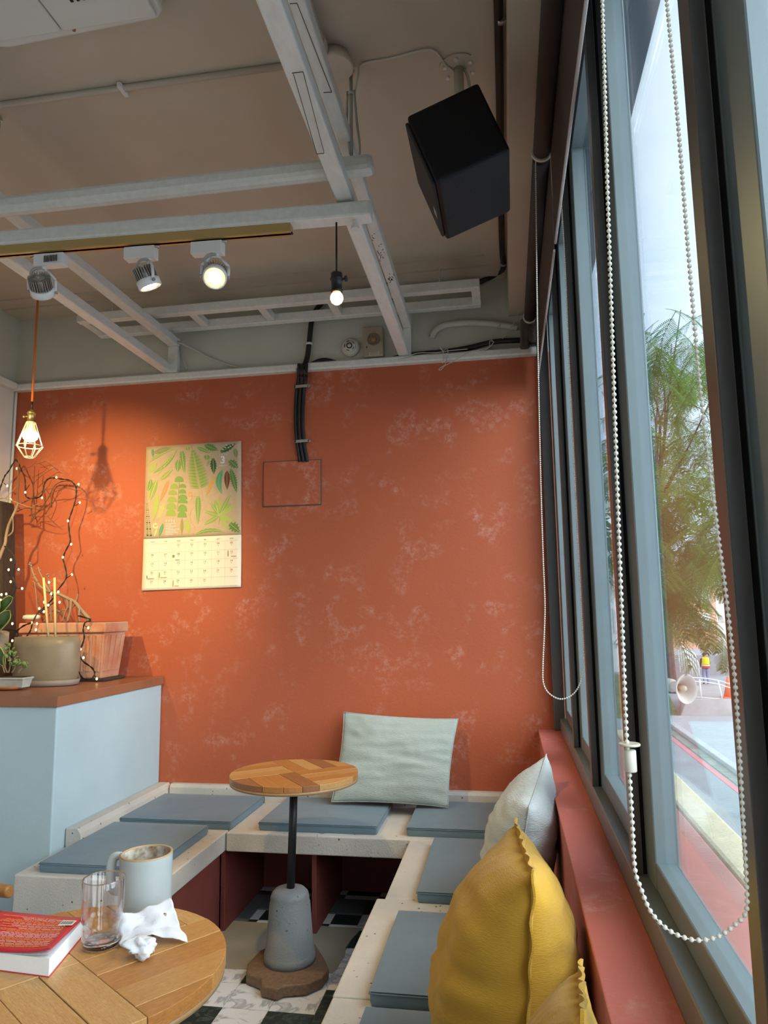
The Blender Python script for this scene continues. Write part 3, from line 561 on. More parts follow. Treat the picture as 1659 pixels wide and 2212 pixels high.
# ------------------------------------------------------------------ blinds and chains
for y0, y1, l in ((-.4, 2.335, 'dark roller blind nearest the camera, rolled up over the windows'), (2.375, 3.765, 'dark roller blind at the far end of the window wall')):
    bl = thing('roller_blind', l, 'blind', (.17, (y0+y1)/2, 2.95), 'roller blinds')
    MB().lathe([(.030, 0), (.030, y1-y0)], 24, (.170, y0, 2.968), ax=(0, 1, 0)).build('roller', 'blind tube', bl)
    B(.198, .2005, y0+.01, y1-.005, 2.632, 2.968).build('fabric', 'blind brown', bl); B(.1955, .203, y0+.01, y1-.004, 2.622, 2.634).build('hem_bar', 'hem grey', bl, bevel=.002)
    MB().lathe([(.036, 0), (.036, .012)], 24, (.170, y1, 2.968), ax=(0, 1, 0)).build('end_cap', 'chain cream', bl)
def chain(name, label, pxs, yy, pitch, r, limit, joints=None):
    path = smooth_path([at(x, y, y=yy) for x, y in pxs], 8); t = thing(name, label, 'chain', path[0])
    T(path, r*.30, 5).build('cord', 'chain cream', t)
    pos = []; acc = 0
    for a, b in zip(path, path[1:]):
        L = (b-a).length; s = -acc
        while s+pitch <= L: s += pitch; pos.append(a.lerp(b, s/L))
        acc = L-s
    if not limit:
        m = MB()
        for p in pos: m.ball(p, r, 6, 5)
        o = m.build('beads', 'chain cream', t); o['kind'] = 'stuff'; return t, pos
    first = None; rest = MB()
    for i, p in enumerate(pos):
        if i >= limit: rest.ball(p, r, 8, 6); continue
        if first is None: first = MB().ball((0, 0, 0), r, 10, 7).build('bead', 'chain cream', t, loc=p)
        else:
            o = first.copy(); o.location = p; COL.objects.link(o)
    if rest.v: rest.build('beads_behind', 'chain cream', t, kind='stuff')
    return t, pos
NY = .775
near = [(1300, -30), (1304, 100), (1312, 400), (1325, 800), (1335, 1100), (1346, 1400), (1354, 1600), (1361, 1690), (1367, 1800), (1372, 1880), (1385, 1920), (1405, 1968), (1440, 2006), (1480, 2026), (1515, 2031), (1553, 2022), (1588, 1997), (1612, 1968), (1612, 1900), (1604, 1750), (1590, 1500), (1570, 1300), (1548, 1130), (1515, 860), (1488, 560), (1464, 260), (1440, 0), (1437, -30)]
tc_, _ = chain('blind_chain', 'large cream bead chain loop hanging in front of the nearest window', near, NY, .0064, .0024, 300)
c_ = at(1361, 1640, y=NY); MB().lathe([(.0055, -.012), (.0062, -.011), (.0062, .008), (.0055, .009), (.003, .0095)], 16, c_).build('connector', 'chain cream', tc_)
c_ = at(1360, 1608, y=NY); MB().lathe([(.010, -.0012), (.0105, 0), (.010, .0012)], 20, c_).build('stop_disc', 'cage cream', tc_)
FY = 2.36
far = [(1157, 318), (1158, 450), (1161, 700), (1167, 1000), (1173, 1200), (1177, 1300), (1176, 1360), (1173, 1430), (1173, 1470), (1181, 1492), (1196, 1505), (1212, 1510), (1230, 1505), (1246, 1490), (1256, 1465), (1261, 1430), (1258, 1350), (1249, 1200), (1240, 1000), (1230, 800), (1222, 600), (1214, 460), (1205, 340)]
chain('blind_chain', 'smaller white bead chain loop hanging beside the rust wall', far, FY, .0070, .0028, 0)
# ------------------------------------------------------------------ concrete benches
SZ = .43
def slab(name, label, x0, x1, y0, y1, h=.082, bev=.006): return tag(B(x0, x1, y0, y1, SZ-h, SZ).build(name, 'bench concrete', bevel=bev, seg=3), label, 'bench')
be = thing('concrete_bench', 'concrete bench along the blue counter, left of the corner', 'bench', (-1.6, 3.2, 0))
B(-1.912, -1.302, 2.65, YW-.002, SZ-.082, SZ).build('seat_slab', 'bench concrete', be, bevel=.006, seg=3); B(-1.912, -1.36, 2.65, 2.75, 0, SZ-.07).build('end_leg', 'bench concrete', be, bevel=.006)
lg = MB(); lg.add([(-1.912, 2.98, SZ), (-1.835, 2.98, SZ), (-1.845, 2.98, SZ+.055), (-1.86, 2.98, SZ+.075), (-1.912, 2.98, SZ+.075), (-1.912, YW-.003, SZ), (-1.835, YW-.003, SZ), (-1.845, YW-.003, SZ+.055), (-1.86, YW-.003, SZ+.075), (-1.912, YW-.003, SZ+.075)], [(4, 3, 2, 1, 0), (5, 6, 7, 8, 9), (0, 1, 6, 5), (1, 2, 7, 6), (2, 3, 8, 7), (3, 4, 9, 8), (4, 0, 5, 9)])
lg.build('back_ledge', 'bench concrete', be, weld=True)
bb = thing('concrete_bench', 'concrete bench along the rust wall, under the linen cushion', 'bench', (-.6, 3.5, 0))
B(-1.298, .128, 3.262, YW-.002, SZ-.082, SZ).build('seat_slab', 'bench concrete', bb, bevel=.006, seg=3)
for x0, x1 in ((-1.834, -1.302), (-1.298, .128)):
    m = MB(); m.add([(x0, 3.785, SZ), (x0, 3.795, SZ+.06), (x0, 3.808, SZ+.075), (x0, YW-.002, SZ+.075), (x0, YW-.002, SZ), (x1, 3.785, SZ), (x1, 3.795, SZ+.06), (x1, 3.808, SZ+.075), (x1, YW-.002, SZ+.075), (x1, YW-.002, SZ)], [(0, 1, 2, 3, 4), (9, 8, 7, 6, 5), (0, 5, 6, 1), (1, 6, 7, 2), (2, 7, 8, 3), (3, 8, 9, 4), (4, 9, 5, 0)])
    m.build('back_ledge', 'bench concrete', bb if x0 > -1.5 else be, weld=True)
slab('concrete_bench', 'concrete bench slab under the window, in the far corner', -.458, .128, 2.614, 3.260)
slab('concrete_bench', 'concrete bench slab under the window, beside the mustard cushions', -.486, .128, 1.966, 2.611)
slab('concrete_bench', 'concrete bench slab under the window, nearest the camera', -.484, .128, .9, 1.962)
def board(label, *a): return tag(B(*a).build('bench_board', 'panel red', bevel=.002), label, 'board', 'dark red boards under the benches')
board('dark red front board under the left concrete bench', -1.352, -1.332, 2.752, 3.28, 0, SZ-.083)
board('dark red corner board under the bench, left of the table foot', -1.33, -1.308, 3.285, 3.82, 0, SZ-.083)
board('dark red upright board under the bench, right of the table foot', -.912, -.890, 3.315, 3.82, 0, SZ-.083)
board('dark red back board under the bench along the wall', -1.30, .10, 3.822, YW-.003, 0, SZ-.083)
for y in (1.2, 1.98, 2.63): board('dark red cross board under the window bench at %s' % {1.2: 'the near slab', 1.98: 'the middle slab', 2.63: 'the far slab'}[y], -.36, .12, y, y+.02, 0, SZ-.083)
# ------------------------------------------------------------------ seat pads
def seat_pad(label, cx, cy, rot, sx=.55, sy=.46, z=SZ+.001):
    t = thing('seat_pad', label, 'seat cushion', (cx, cy, z), 'grey vinyl seat pads')
    R = Matrix.Rotation(rot, 3, 'Z'); h = .042; m = MB(); n = 20
    def fn(u, v):
        x = (u-.5)*2; y = (v-.5)*2; e = (1-abs(x)**8)*(1-abs(y)**8); w = noise.noise(Vector((x*1.7+cx*5, y*1.7+cy*5, 1)))*.003
        return Vector((cx, cy, z))+R @ Vector((x*sx/2, y*sy/2, h*(.86+.14*e)+w*e))
    m.grid(fn, n, n)
    def edge(t_):
        k = t_*4; s_, f = int(k) % 4, k-int(k); c = [(-1, -1), (1, -1), (1, 1), (-1, 1)]; a, b = c[s_], c[(s_+1) % 4]; return a[0]+(b[0]-a[0])*f, a[1]+(b[1]-a[1])*f
    def side(u, v):
        x, y = edge(u % 1); r = 1-.012*(1-math.sin(v*math.pi)); return Vector((cx, cy, z))+R @ Vector((x*sx/2*r*(1+.006*math.sin(v*math.pi)), y*sy/2*r, h*.86*(1-v)))
    m.grid(side, 64, 3)
    body = m.build('pad', 'pad vinyl', t, weld=True)
    bv = body.modifiers.new('bevel', 'BEVEL'); bv.width = .006; bv.segments = 2; bv.limit_method = 'ANGLE'; bv.angle_limit = math.radians(50)
    pts = []
    for i in range(64):
        x, y = edge(i/64); q = 1.004 if True else 1; pts.append(Vector((cx, cy, z))+R @ Vector((x*sx/2*q, y*sy/2*q, h*.74)))
    T(pts, .0016, 5, closed=True).build('stitched_seam', 'pad vinyl', t)
    return t
seat_pad('grey vinyl seat pad in the corner beside the blue counter', -1.565, 3.525, 0)
seat_pad('grey vinyl seat pad behind the small table, left of the linen cushion', -.885, 3.535, 0)
seat_pad('grey vinyl seat pad along the rust wall, right of the linen cushion', -.202, 3.535, 0)
seat_pad('grey vinyl seat pad on the left bench, behind the mug', -1.60, 2.958, math.pi/2)
seat_pad('grey vinyl seat pad under the window, farthest from the camera', -.112, 2.885, math.pi/2, .60)
seat_pad('grey vinyl seat pad under the window, left of the big mustard cushion', -.150, 2.175, math.pi/2, .50)
seat_pad('grey vinyl seat pad under the window, cut by the bottom edge', -.145, 1.605, math.pi/2, .50)
# ------------------------------------------------------------------ loose cushions, from their four corners
def pillow(name, label, matname, TL, TR, BR, BL, tf, tb, flange=0, seed=0, n=44, wr=.006, pinch=.07, group=None, sag=0):
    TL, TR, BR, BL = map(Vector, (TL, TR, BR, BL)); nrm = (TR-TL).cross(BL-TL).normalized()
    def base(u, v):
        a = abs(2*u-1); b = abs(2*v-1)
        uu = .5+(u-.5)*(1-pinch*(1-b*b)*1.0); vv = .5+(v-.5)*(1-pinch*(1-a*a))
        return TL.lerp(TR, uu).lerp(BL.lerp(BR, uu), vv)
    def shape(u, v, s):
        a = abs(2*u-1); b = abs(2*v-1); e = max(0, (1-a**2.4))**.55*max(0, (1-b**2.4))**.55
        vv = 1+sag*(v-.5)
        p = base(u, v); q = Vector((u*3.1+seed, v*3.1, s*2))
        w = (noise.noise(q*1.3)*.5+noise.noise(Vector((u*3+seed, v*13, s)))*.6*(1-.5*b)+noise.noise(q*5)*.18)
        rad = abs(noise.noise(Vector((math.atan2(v-.5, u-.5)*3.2, seed, s))))*min(1, (a*a+b*b)*.7)*1.2
        return p+nrm*s*((tf if s > 0 else tb)*e*vv+(w-rad*.6)*wr*min(1, e*3))
    t = thing(name, label, 'cushion', (BL+BR)/2, group)
    m = MB().grid(lambda u, v: shape(u, v, 1), n, n)
    m.grid(lambda u, v: shape(1-u, v, -1), n, n); m.build('cover', matname, t, weld=True)
    loop = [base(i/n, 0) for i in range(n)]+[base(1, i/n) for i in range(n)]+[base(1-i/n, 1) for i in range(n)]+[base(0, 1-i/n) for i in range(n)]
    c = (TL+TR+BR+BL)/4; k = len(loop)
    if flange:
        m = MB(); b = 0
        for i, p in enumerate(loop):
            o = (p-c).normalized(); w = nrm*(.003*math.sin(i*.9+seed)); f = flange*(1+.25*math.sin(i*.55+seed))
            for q in (p-o*.004-nrm*.003, p+o*f-nrm*.002+w, p+o*f+nrm*.002+w, p-o*.004+nrm*.003): m.v.append(tuple(q))
        for i in range(k):
            for j in range(4): m.face((i*4+j, ((i+1) % k)*4+j, ((i+1) % k)*4+(j+1) % 4, i*4+(j+1) % 4), 0, False)
        m.build('seam_flange', matname, t)
    else: T(loop, .0022, 5, closed=True).build('seam', matname, t)
    return t
pillow('throw_cushion', 'pale linen cushion leaning on the rust wall behind the small table', 'linen', at(743, 1538, y=3.775), at(990, 1553, y=3.775), at(968, 1744, y=3.60), at(716, 1732, y=3.60), .115, .05, seed=1, wr=.016, pinch=.045)
n1, f1 = at(1150, 1745, y=2.24), at(1203, 1632, y=2.66)
pillow('throw_cushion', 'pale linen cushion leaning on the knee wall under the window', 'linen pale', f1+Vector((-.035, .02, .0)), n1+Vector((-.01, 0, 0)), Vector((n1.x-.085, 2.23, .475)), Vector((f1.x-.16, 2.67, .475)), .10, .125, seed=4, wr=.018, pinch=.05)
n1, f1 = at(1152, 1890, y=1.40), at(1114, 1778, y=1.80)
pillow('throw_cushion', 'large mustard yellow cushion standing against the knee wall', 'mustard', f1, n1, Vector((n1.x-.035, 1.37, .478)), Vector((f1.x-.03, 1.82, .478)), .122, .170, .013, seed=2, wr=.020, pinch=.03, group='mustard cushions', sag=.5)
n1, f1 = at(1262, 2200, y=.82), at(1254, 2088, y=1.16)
pillow('throw_cushion', 'mustard yellow cushion corner poking up at the bottom edge', 'mustard', f1, n1, Vector((n1.x-.07, .80, .478)), Vector((f1.x-.07, 1.18, .478)), .06, .11, .010, seed=9, wr=.012, pinch=.03, group='mustard cushions', sag=.5)
# ------------------------------------------------------------------ tables
def clip(poly, c, r, n=64):
    for i in range(n):
        a = 2*math.pi*i/n; nx, ny = math.cos(a), math.sin(a); d = r*math.cos(math.pi/n); out = []
        for k in range(len(poly)):
            p, q = poly[k-1], poly[k]; sp_, sq = (p[0]-c[0])*nx+(p[1]-c[1])*ny-d, (q[0]-c[0])*nx+(q[1]-c[1])*ny-d
            if (sp_ <= 0) != (sq <= 0): t = sp_/(sp_-sq); out.append((p[0]+(q[0]-p[0])*t, p[1]+(q[1]-p[1])*t))
            if sq <= 0: out.append(q)
        poly = out
        if len(poly) < 3: return []
    return poly
def plank_top(t, c, r, z0, z1, ang, w, mats, seed):
    rnd = random.Random(seed); ca, sa = math.cos(ang), math.sin(ang)
    def loc(x, y): return (c[0]+x*ca-y*sa, c[1]+x*sa+y*ca)
    for qx in (0, 1):
        for qy in (0, 1):
            along = (qx+qy) % 2; k = 0
            while k*w < r:
                a0, a1 = k*w+.0007, (k+1)*w-.0007
                rect = [(0.0005, a0), (r, a0), (r, a1), (.0005, a1)] if along else [(a0, .0005), (a1, .0005), (a1, r), (a0, r)]
                rect = [((x if qx else -x), (y if qy else -y)) for x, y in rect]
                ar = sum(rect[i-1][0]*rect[i][1]-rect[i][0]*rect[i-1][1] for i in range(4))
                if ar < 0: rect.reverse()
                p = clip(rect, (0, 0), r)
                if len(p) >= 3:
                    cx_ = sum(q[0] for q in p)/len(p); cy_ = sum(q[1] for q in p)/len(p)
                    o = MB().prism([(x-cx_, y-cy_) for x, y in p] if not along else [(x-cx_, y-cy_) for x, y in p], 0, z1-z0-.0008*(k % 2)).build('plank', rnd.choice(mats)+(' x' if along else ' y'), t, bevel=.0011)
                    wx, wy = loc(cx_, cy_); o.location = (wx, wy, z0); o.rotation_euler = (0, 0, ang)
                k += 1
for k in ('oak a', 'oak b', 'oak c', 'walnut'):
    for s_, st in ((' x', (2.2, 16, 16)), (' y', (16, 2.2, 16))):
        m = MATS[k].copy(); m.name = k+s_; MATS[k+s_] = m
        [n_ for n_ in m.node_tree.nodes if n_.type == 'MAPPING'][0].inputs['Scale'].default_value = st
bt = thing('bistro_table', 'small round plank table on a concrete cone foot, in the bench corner', 'table', (-.905, 2.975, 0), 'round plank tables')
tc2 = (-.892, 2.975)
plank_top(bt, tc2, .262, .742, .764, math.radians(38), .0655, ['oak a', 'oak b', 'oak b', 'oak c', 'walnut'], 5)
MB().lathe([(.255, .728), (.261, .730), (.261, .742)], 64, (*tc2, 0)).build('plywood_base', 'ply edge', bt)
T([(-.905, 2.972, .31), (-.893, 2.975, .728)], .0165, 16).build('post', 'black rubber', bt)
MB().lathe([(.103, .046), (.102, .060), (.1015, .076), (.099, .078), (.099, .082), (.0975, .084), (.0965, .096), (.094, .100), (.0815, .262), (.0785, .266), (.077, .285), (.073, .298), (.060, .311), (.02, .316), (.0001, .317)], 36, (-.908, 2.972, 0)).build('concrete_foot', 'cone concrete', bt)
pl = [(-1.065, 2.92), (-1.045, 2.85), (-.975, 2.815), (-.955, 2.765), (-.885, 2.748), (-.87, 2.775), (-.79, 2.80), (-.745, 2.86), (-.735, 2.925), (-.765, 2.99), (-.80, 3.05), (-.84, 3.12), (-.93, 3.15), (-1.01, 3.12), (-1.055, 3.03)]
MB().prism(pl, .003, .046).build('wood_slab', 'slab wood', bt, bevel=.008, seg=3)
TZ = .815
def tp(px, py): return at(px, py, z=TZ)
q = [tp(*p) for p in ((487, 2072), (180, 1962), (370, 1957), (470, 2010), (445, 2120))]
# centre from the visible rim
import numpy as np
A_ = np.array([[2*p.x, 2*p.y, 1] for p in q]); b_v = np.array([p.x**2+p.y**2 for p in q]); s_ = np.linalg.lstsq(A_, b_v, rcond=None)[0]
nc = (float(s_[0]), float(s_[1])); nr = math.sqrt(s_[2]+nc[0]**2+nc[1]**2)
nt_ = thing('bistro_table', 'round plank table in the foreground with a mug, a tumbler and a book', 'table', (*nc, 0), 'round plank tables')
da = tp(275, 2195)-tp(145, 2085)
plank_top(nt_, nc, nr, TZ-.024, TZ, math.atan2(da.y, da.x), nr/3.6, ['oak a', 'oak a', 'oak c', 'oak c', 'oak b'], 12)
MB().lathe([(nr-.006, TZ-.036), (nr-.002, TZ-.034), (nr-.002, TZ-.024)], 64, (*nc, 0)).build('plywood_base', 'ply edge', nt_)
T([(*nc, .30), (*nc, TZ-.036)], .0165, 16).build('post', 'black rubber', nt_)
MB().lathe([(.101, .046), (.100, .075), (.094, .102), (.080, .275), (.074, .296), (.058, .314), (.0001, .318)], 32, (*nc, 0)).build('concrete_foot', 'cone concrete', nt_); MB().lathe([(.17, .002), (.175, .02), (.165, .046)], 14, (*nc, 0)).build('wood_slab', 'slab wood', nt_)
# mug
mb = tp(313, 1965); mg = thing('mug', 'grey stoneware mug with dried coffee inside', 'mug', mb)
MR, MH = .0525, .112
MB().lathe([(.0001, .002), (MR-.006, .002), (MR-.002, .004), (MR, .010), (MR, MH-.003)], 48, mb, cap=False).build('body', 'ceramic', mg)
MB().lathe([(MR, MH-.003), (MR, MH), (MR-.0045, MH), (MR-.0045, MH-.003)], 48, mb, cap=False).build('rim', 'mug rim', mg)
MB().lathe([(.0001, .008), (MR-.008, .010), (MR-.0045, .018), (MR-.0045, MH-.003)][::-1], 48, mb, cap=False).build('interior', 'coffee stain', mg)
hd = Vector((-.88, -.10, 0)).normalized()
T(smooth_path([mb+hd*(MR-.004)+Vector((0, 0, MH*.92)), mb+hd*(MR+.012)+Vector((0, 0, MH*.93)), mb+hd*(MR+.021)+Vector((0, 0, MH*.80)), mb+hd*(MR+.021)+Vector((0, 0, MH*.46)), mb+hd*(MR+.012)+Vector((0, 0, MH*.34)), mb+hd*(MR-.004)+Vector((0, 0, MH*.33))]), .0075, 12, flat=1.35).build('handle', 'ceramic', mg)
# tumbler
gb = tp(219, 2043); gt = thing('tumbler', 'clear empty glass tumbler with a stepped base', 'glass', gb)
GR, GH = .0355, .118
MB().lathe([(.0001, .0012), (.030, .0008), (GR-.0015, .004), (GR-.0005, .018), (GR-.001, .034), (GR-.0025, .038), (GR-.001, .042), (GR+.0015, .048), (GR+.002, GH-.002), (GR+.001, GH), (GR-.0005, GH-.002), (GR-.001, .048), (GR-.005, .038), (GR-.006, .020), (.026, .0125), (.0001, .012)], 48, gb, cap=False).build('wall', 'tumbler glass', gt)
MB().lathe([(.0001, .0018), (.030, .0016), (GR-.003, .005), (GR-.007, .0115), (.0001, .0115)], 48, gb, cap=False).build('base', 'solid glass', gt); T([gb+Vector((math.cos(i/40*6.2832)*(GR+.0012), math.sin(i/40*6.2832)*(GR+.0012), GH-.0006)) for i in range(40)], .0009, 6, closed=True).build('lip', 'solid glass', gt)
# tissue
ts = thing('paper_napkin', 'crumpled white paper napkin with a coffee spot beside the mug', 'napkin', tp(335, 2050))
a, b, c, d = tp(262, 2050), tp(405, 2040), at(368, 1945, z=TZ+.045), at(258, 1985, z=TZ+.035)
def tis(u, v):
    p = a.lerp(b, u).lerp(d.lerp(c, u), v); q = Vector((u*4, v*4, 5)); k = noise.noise(q)*.010+abs(noise.noise(q*2.4))*.006
    h = math.sin(u*math.pi)*.020*(1-v)+.010*abs(((u*2.2+v*.8) % 1)-.5)+k*.55
    return Vector((p.x+noise.noise(q+Vector((9, 0, 0)))*.008, p.y+noise.noise(q+Vector((0, 9, 0)))*.008, max(TZ+.0015, p.z+h*.8)))
o = MB().grid(tis, 26, 22).build('sheet', 'tissue', ts); sv = o.modifiers.new('thick', 'SOLIDIFY'); sv.thickness = .0008; sv.offset = 1
cc = tp(305, 2068)
def cr(u, v):
    th = u*2*math.pi; ph = v*math.pi; dr = Vector((math.sin(ph)*math.cos(th), math.sin(ph)*math.sin(th), math.cos(ph)))
    r = .021*(1+.8*noise.noise(dr*1.4)+.35*abs(noise.noise(dr*2.6+Vector((3, 1, 2))))-.30*abs(noise.noise(dr*5.3))); return Vector((cc.x+dr.x*r*1.25, cc.y+dr.y*r*.9, TZ+.0185+dr.z*r*.62))
MB().grid(cr, 40, 20).build('crumpled_corner', 'tissue', ts)
MB().lathe([(.0001, .0003), (.005, 0)], 10, tis(.80, .62)+Vector((0, -.001, .0015)), ax=(0, -.6, .8)).build('coffee_spot', 'mug rim', ts)
# book
bn, bf, bl_ = tp(106, 2112), tp(180, 2022), tp(0, 2098); ex = (bl_-bn); ex.z = 0; ex.normalize(); ey = (bf-bn); ey.z = 0; EL = ey.length; ey.normalize(); BWd, BT = .19, .030
bk = thing('paperback_book', 'thick paperback with a red cover covered in small white and yellow lettering', 'book', bn)
Zv = Vector((0, 0, 1))
MB().obox(bn+Zv*.0012+ex*.002+ey*.002, ex*BWd, ey*(EL-.004), Zv*(BT-.003)).build('pages', 'paper', bk); MB().obox(bn+Zv*.0004, ex*BWd, ey*EL, Zv*.0008).build('bottom_cover', 'cover red', bk)
def cov(u, v):
    lift = .016*math.exp(-u*3.2)*(1-.75*v); return bn+ex*(u*BWd)+ey*(v*EL)+Zv*(BT-.001+lift)
o = MB().grid(cov, 24, 12).build('top_cover', 'cover red', bk); sv = o.modifiers.new('thick', 'SOLIDIFY'); sv.thickness = .0009; sv.offset = 1
o = MB().grid(lambda u, v: cov(u, v)-Zv*(.0022+.006*math.exp(-u*3.2)*(1-.7*v)), 18, 6).build('loose_page', 'paper', bk)
pw, py_m = MB(), MB(); rnd = random.Random(3)
for i in range(26):
    v = .10+i*.031; L0 = .06+rnd.random()*.05; L1 = .92-rnd.random()*.35
    m = py_m if rnd.random() < .38 else pw; u = L0
    while u < L1:
        du = .02+rnd.random()*.09
        def q(u_, v_): return cov(u_, v_)+Zv*.0013
        m.add([q(u, v), q(u+du, v), q(u+du, v+.008), q(u, v+.008)], [(0, 1, 2, 3)] if ex.cross(ey).z > 0 else [(3, 2, 1, 0)]); u += du+.012
pw.build('white_lettering', 'print white', bk); py_m.build('yellow_lettering', 'print yellow', bk)
m = MB(); m.grid(lambda u, v: cov(.03+u*.16, .70+v*.16)+Zv*.0016, 4, 2); m.build('barcode_label', 'print white', bk); m = MB()
for i in range(16):
    u0 = .05+i*.0085; m.grid(lambda u, v: cov(u0+u*(.002+.004*((i*7) % 3)/2), .73+v*.10)+Zv*.002, 1, 1)
m.build('barcode', 'print black', bk)
# chair at the left edge: only the tip of its armrest shows
ca = at(28, 1925, y=1.98)
ch = thing('wooden_chair', 'brown wooden armchair whose armrest tip shows at the left edge', 'chair', (ca.x-.30, 2.0, 0))
for s_ in (0, -.46):
    m = MB().tube(smooth_path([(ca.x-.55, 1.98+s_-.0, ca.z+.0), (ca.x-.25, 1.98+s_, ca.z+.006), (ca.x-.05, 1.98+s_, ca.z), (ca.x-.008, 1.98+s_, ca.z-.002)]), [.016]*12+[.012], 12, flat=1.4); m.build('armrest', 'oak b', ch)
    for x in (-.08, -.52): T([(ca.x+x, 1.99+s_, 0), (ca.x+x, 1.99+s_, ca.z-.006)], .015, 10).build('leg', 'oak b', ch)
B(ca.x-.54, ca.x-.06, 1.54, 1.98, .40, .43).build('seat', 'oak b', ch, bevel=.008); B(ca.x-.57, ca.x-.55, 1.54, 1.98, .62, .82).build('backrest', 'oak b', ch, bevel=.006)
# ------------------------------------------------------------------ blue counter and what stands on it
CZ = 1.072
ct = thing('counter', 'pale blue painted half wall counter at the left', 'counter', (-2.4, 3.3, 0))
B(XL+.002, -1.918, 2.885, YW-.003, 0, CZ-.045).build('body', 'counter blue', ct, bevel=.006)
B(XL+.002, -1.905, 2.868, YW-.003, CZ-.044, CZ).build('worktop', 'counter top', ct, bevel=.003, label='brown stained wooden top')
# terracotta planter
PY = 3.60
pf = thing('terracotta_planter', 'weathered terracotta window box planter with ribbed sides', 'planter', at(150, 1460, y=PY))
pz0 = CZ+.014; rt = at(40, 1345, y=PY-.10); rr = at(228, 1345, y=PY-.10); xl, xr = rt.x, rr.x; ptop = (rt.z+rr.z)/2
def frust(x0, x1, y0, y1, z0, X0_, X1_, Y0_, Y1_, z1): return MB().add([(x0, y0, z0), (x1, y0, z0), (x1, y1, z0), (x0, y1, z0), (X0_, Y0_, z1), (X1_, Y0_, z1), (X1_, Y1_, z1), (X0_, Y1_, z1)], [(3, 2, 1, 0), (4, 5, 6, 7), (0, 1, 5, 4), (1, 2, 6, 5), (2, 3, 7, 6), (3, 0, 4, 7)])
bx0, bx1, by0, by1 = xl+.035, xr-.035, PY-.065, PY+.11
hz = ptop-.055
frust(bx0, bx1, by0, by1, pz0, xl+.012, xr-.012, PY-.088, PY+.125, hz).build('body', 'terracotta', pf, bevel=.006)
B(xl, xr, PY-.10, PY+.135, hz, ptop).build('rim', 'terracotta', pf, bevel=.008, seg=3); B(xl+.02, xr-.02, PY-.08, PY+.115, ptop-.004, ptop+.001).build('soil', 'soil', pf)
for i in range(9):
    f = (i+.5)/9; xa = bx0+(bx1-bx0)*f; xb = xl+.012+(xr-xl-.024)*f; MB().obox((xa-.014, by0-.008, pz0+.035), (.028, 0, 0), (0, .012, 0), Vector((xb-xa, PY-.088-by0, hz-pz0-.05))).build('rib', 'terracotta', pf, bevel=.003)
for i in range(4):
    f = (i+.5)/4; ya = by0+(by1-by0)*f; yb = PY-.088+.213*f; MB().obox((bx1-.003, ya-.014, pz0+.035), (.011, 0, 0), (0, .028, 0), Vector((xr-.012-bx1, yb-ya, hz-pz0-.05))).build('rib', 'terracotta', pf, bevel=.003)
B(bx0-.02, bx1+.03, by0-.02, by1+.02, CZ+.001, CZ+.014).build('saucer', 'soil', pf, bevel=.004)
# dry branches growing out of the planter
dp = thing('dry_branches', 'bare dry twigs arching out of the terracotta planter', 'branches', at(160, 1343, y=3.62))
def z4(x, y): return (x*.1688, 1200+y*.1688)
def twig(pl, r0, r1, par, yv, mat_='twig', name='twig', conv=z4, jit=0):
    p = [at(*conv(x, y), y=yv+(jit*noise.noise(Vector((x*.01, y*.01, 0))))) for x, y in pl]; s = smooth_path(p, 4); n = len(s)
    return MB().tube(s, [r0+(r1-r0)*i/(n-1) for i in range(n)], 7).build(name, mat_, par)
twig([(1140, 850), (1120, 790), (1040, 700), (960, 600), (850, 540), (740, 490), (640, 470), (520, 400), (470, 320), (430, 240), (400, 150), (385, 95)], .012, .004, dp, 3.60)
twig([(640, 470), (590, 380), (550, 300), (510, 220), (490, 160)], .006, .003, dp, 3.59); twig([(850, 540), (870, 640), (830, 740), (800, 850)], .006, .004, dp, 3.60); twig([(910, 570), (900, 700), (860, 850)], .006, .006, dp, 3.58)
twig([(1020, 680), (1010, 780), (1020, 850)], .006, .005, dp, 3.58); twig([(960, 600), (985, 540), (995, 490)], .005, .003, dp, 3.60); twig([(650, 520), (650, 640), (655, 850)], .005, .004, dp, 3.60); twig([(440, 340), (460, 480), (470, 600), (480, 700)], .003, .002, dp, 3.59)
twig([(610, 240), (620, 330), (650, 440)], .003, .002, dp, 3.6); twig([(770, 720), (740, 780), (720, 850)], .004, .003, dp, 3.6); twig([(700, 760), (780, 700), (860, 690), (960, 640)], .003, .003, dp, 3.61); twig([(480, 600), (530, 560), (560, 520)], .002, .001, dp, 3.6)
twig([(560, 850), (620, 760), (690, 700), (760, 720), (830, 800)], .004, .003, dp, 3.62, jit=.03)
nb = MB()
for x, y in ((385, 95), (400, 130), (375, 115), (490, 160), (475, 175), (510, 190), (500, 205), (610, 240), (600, 250), (450, 245), (430, 290), (480, 330), (425, 340), (620, 270)): nb.ball(at(*z4(x, y), y=3.595), .0055, 6, 4)
nb.build('buds', 'twig', dp)
tag(MB().lathe([(.0001, -.014), (.045, -.013), (.052, -.002), (.047, .010), (.03, .014), (.0001, .014)], 22, at(68, 1335, y=3.60)+Vector((0, 0, .004)), sy=.6).build('soap_stone', 'white stone'), 'smooth cream stone lying on the planter rim', 'stone')
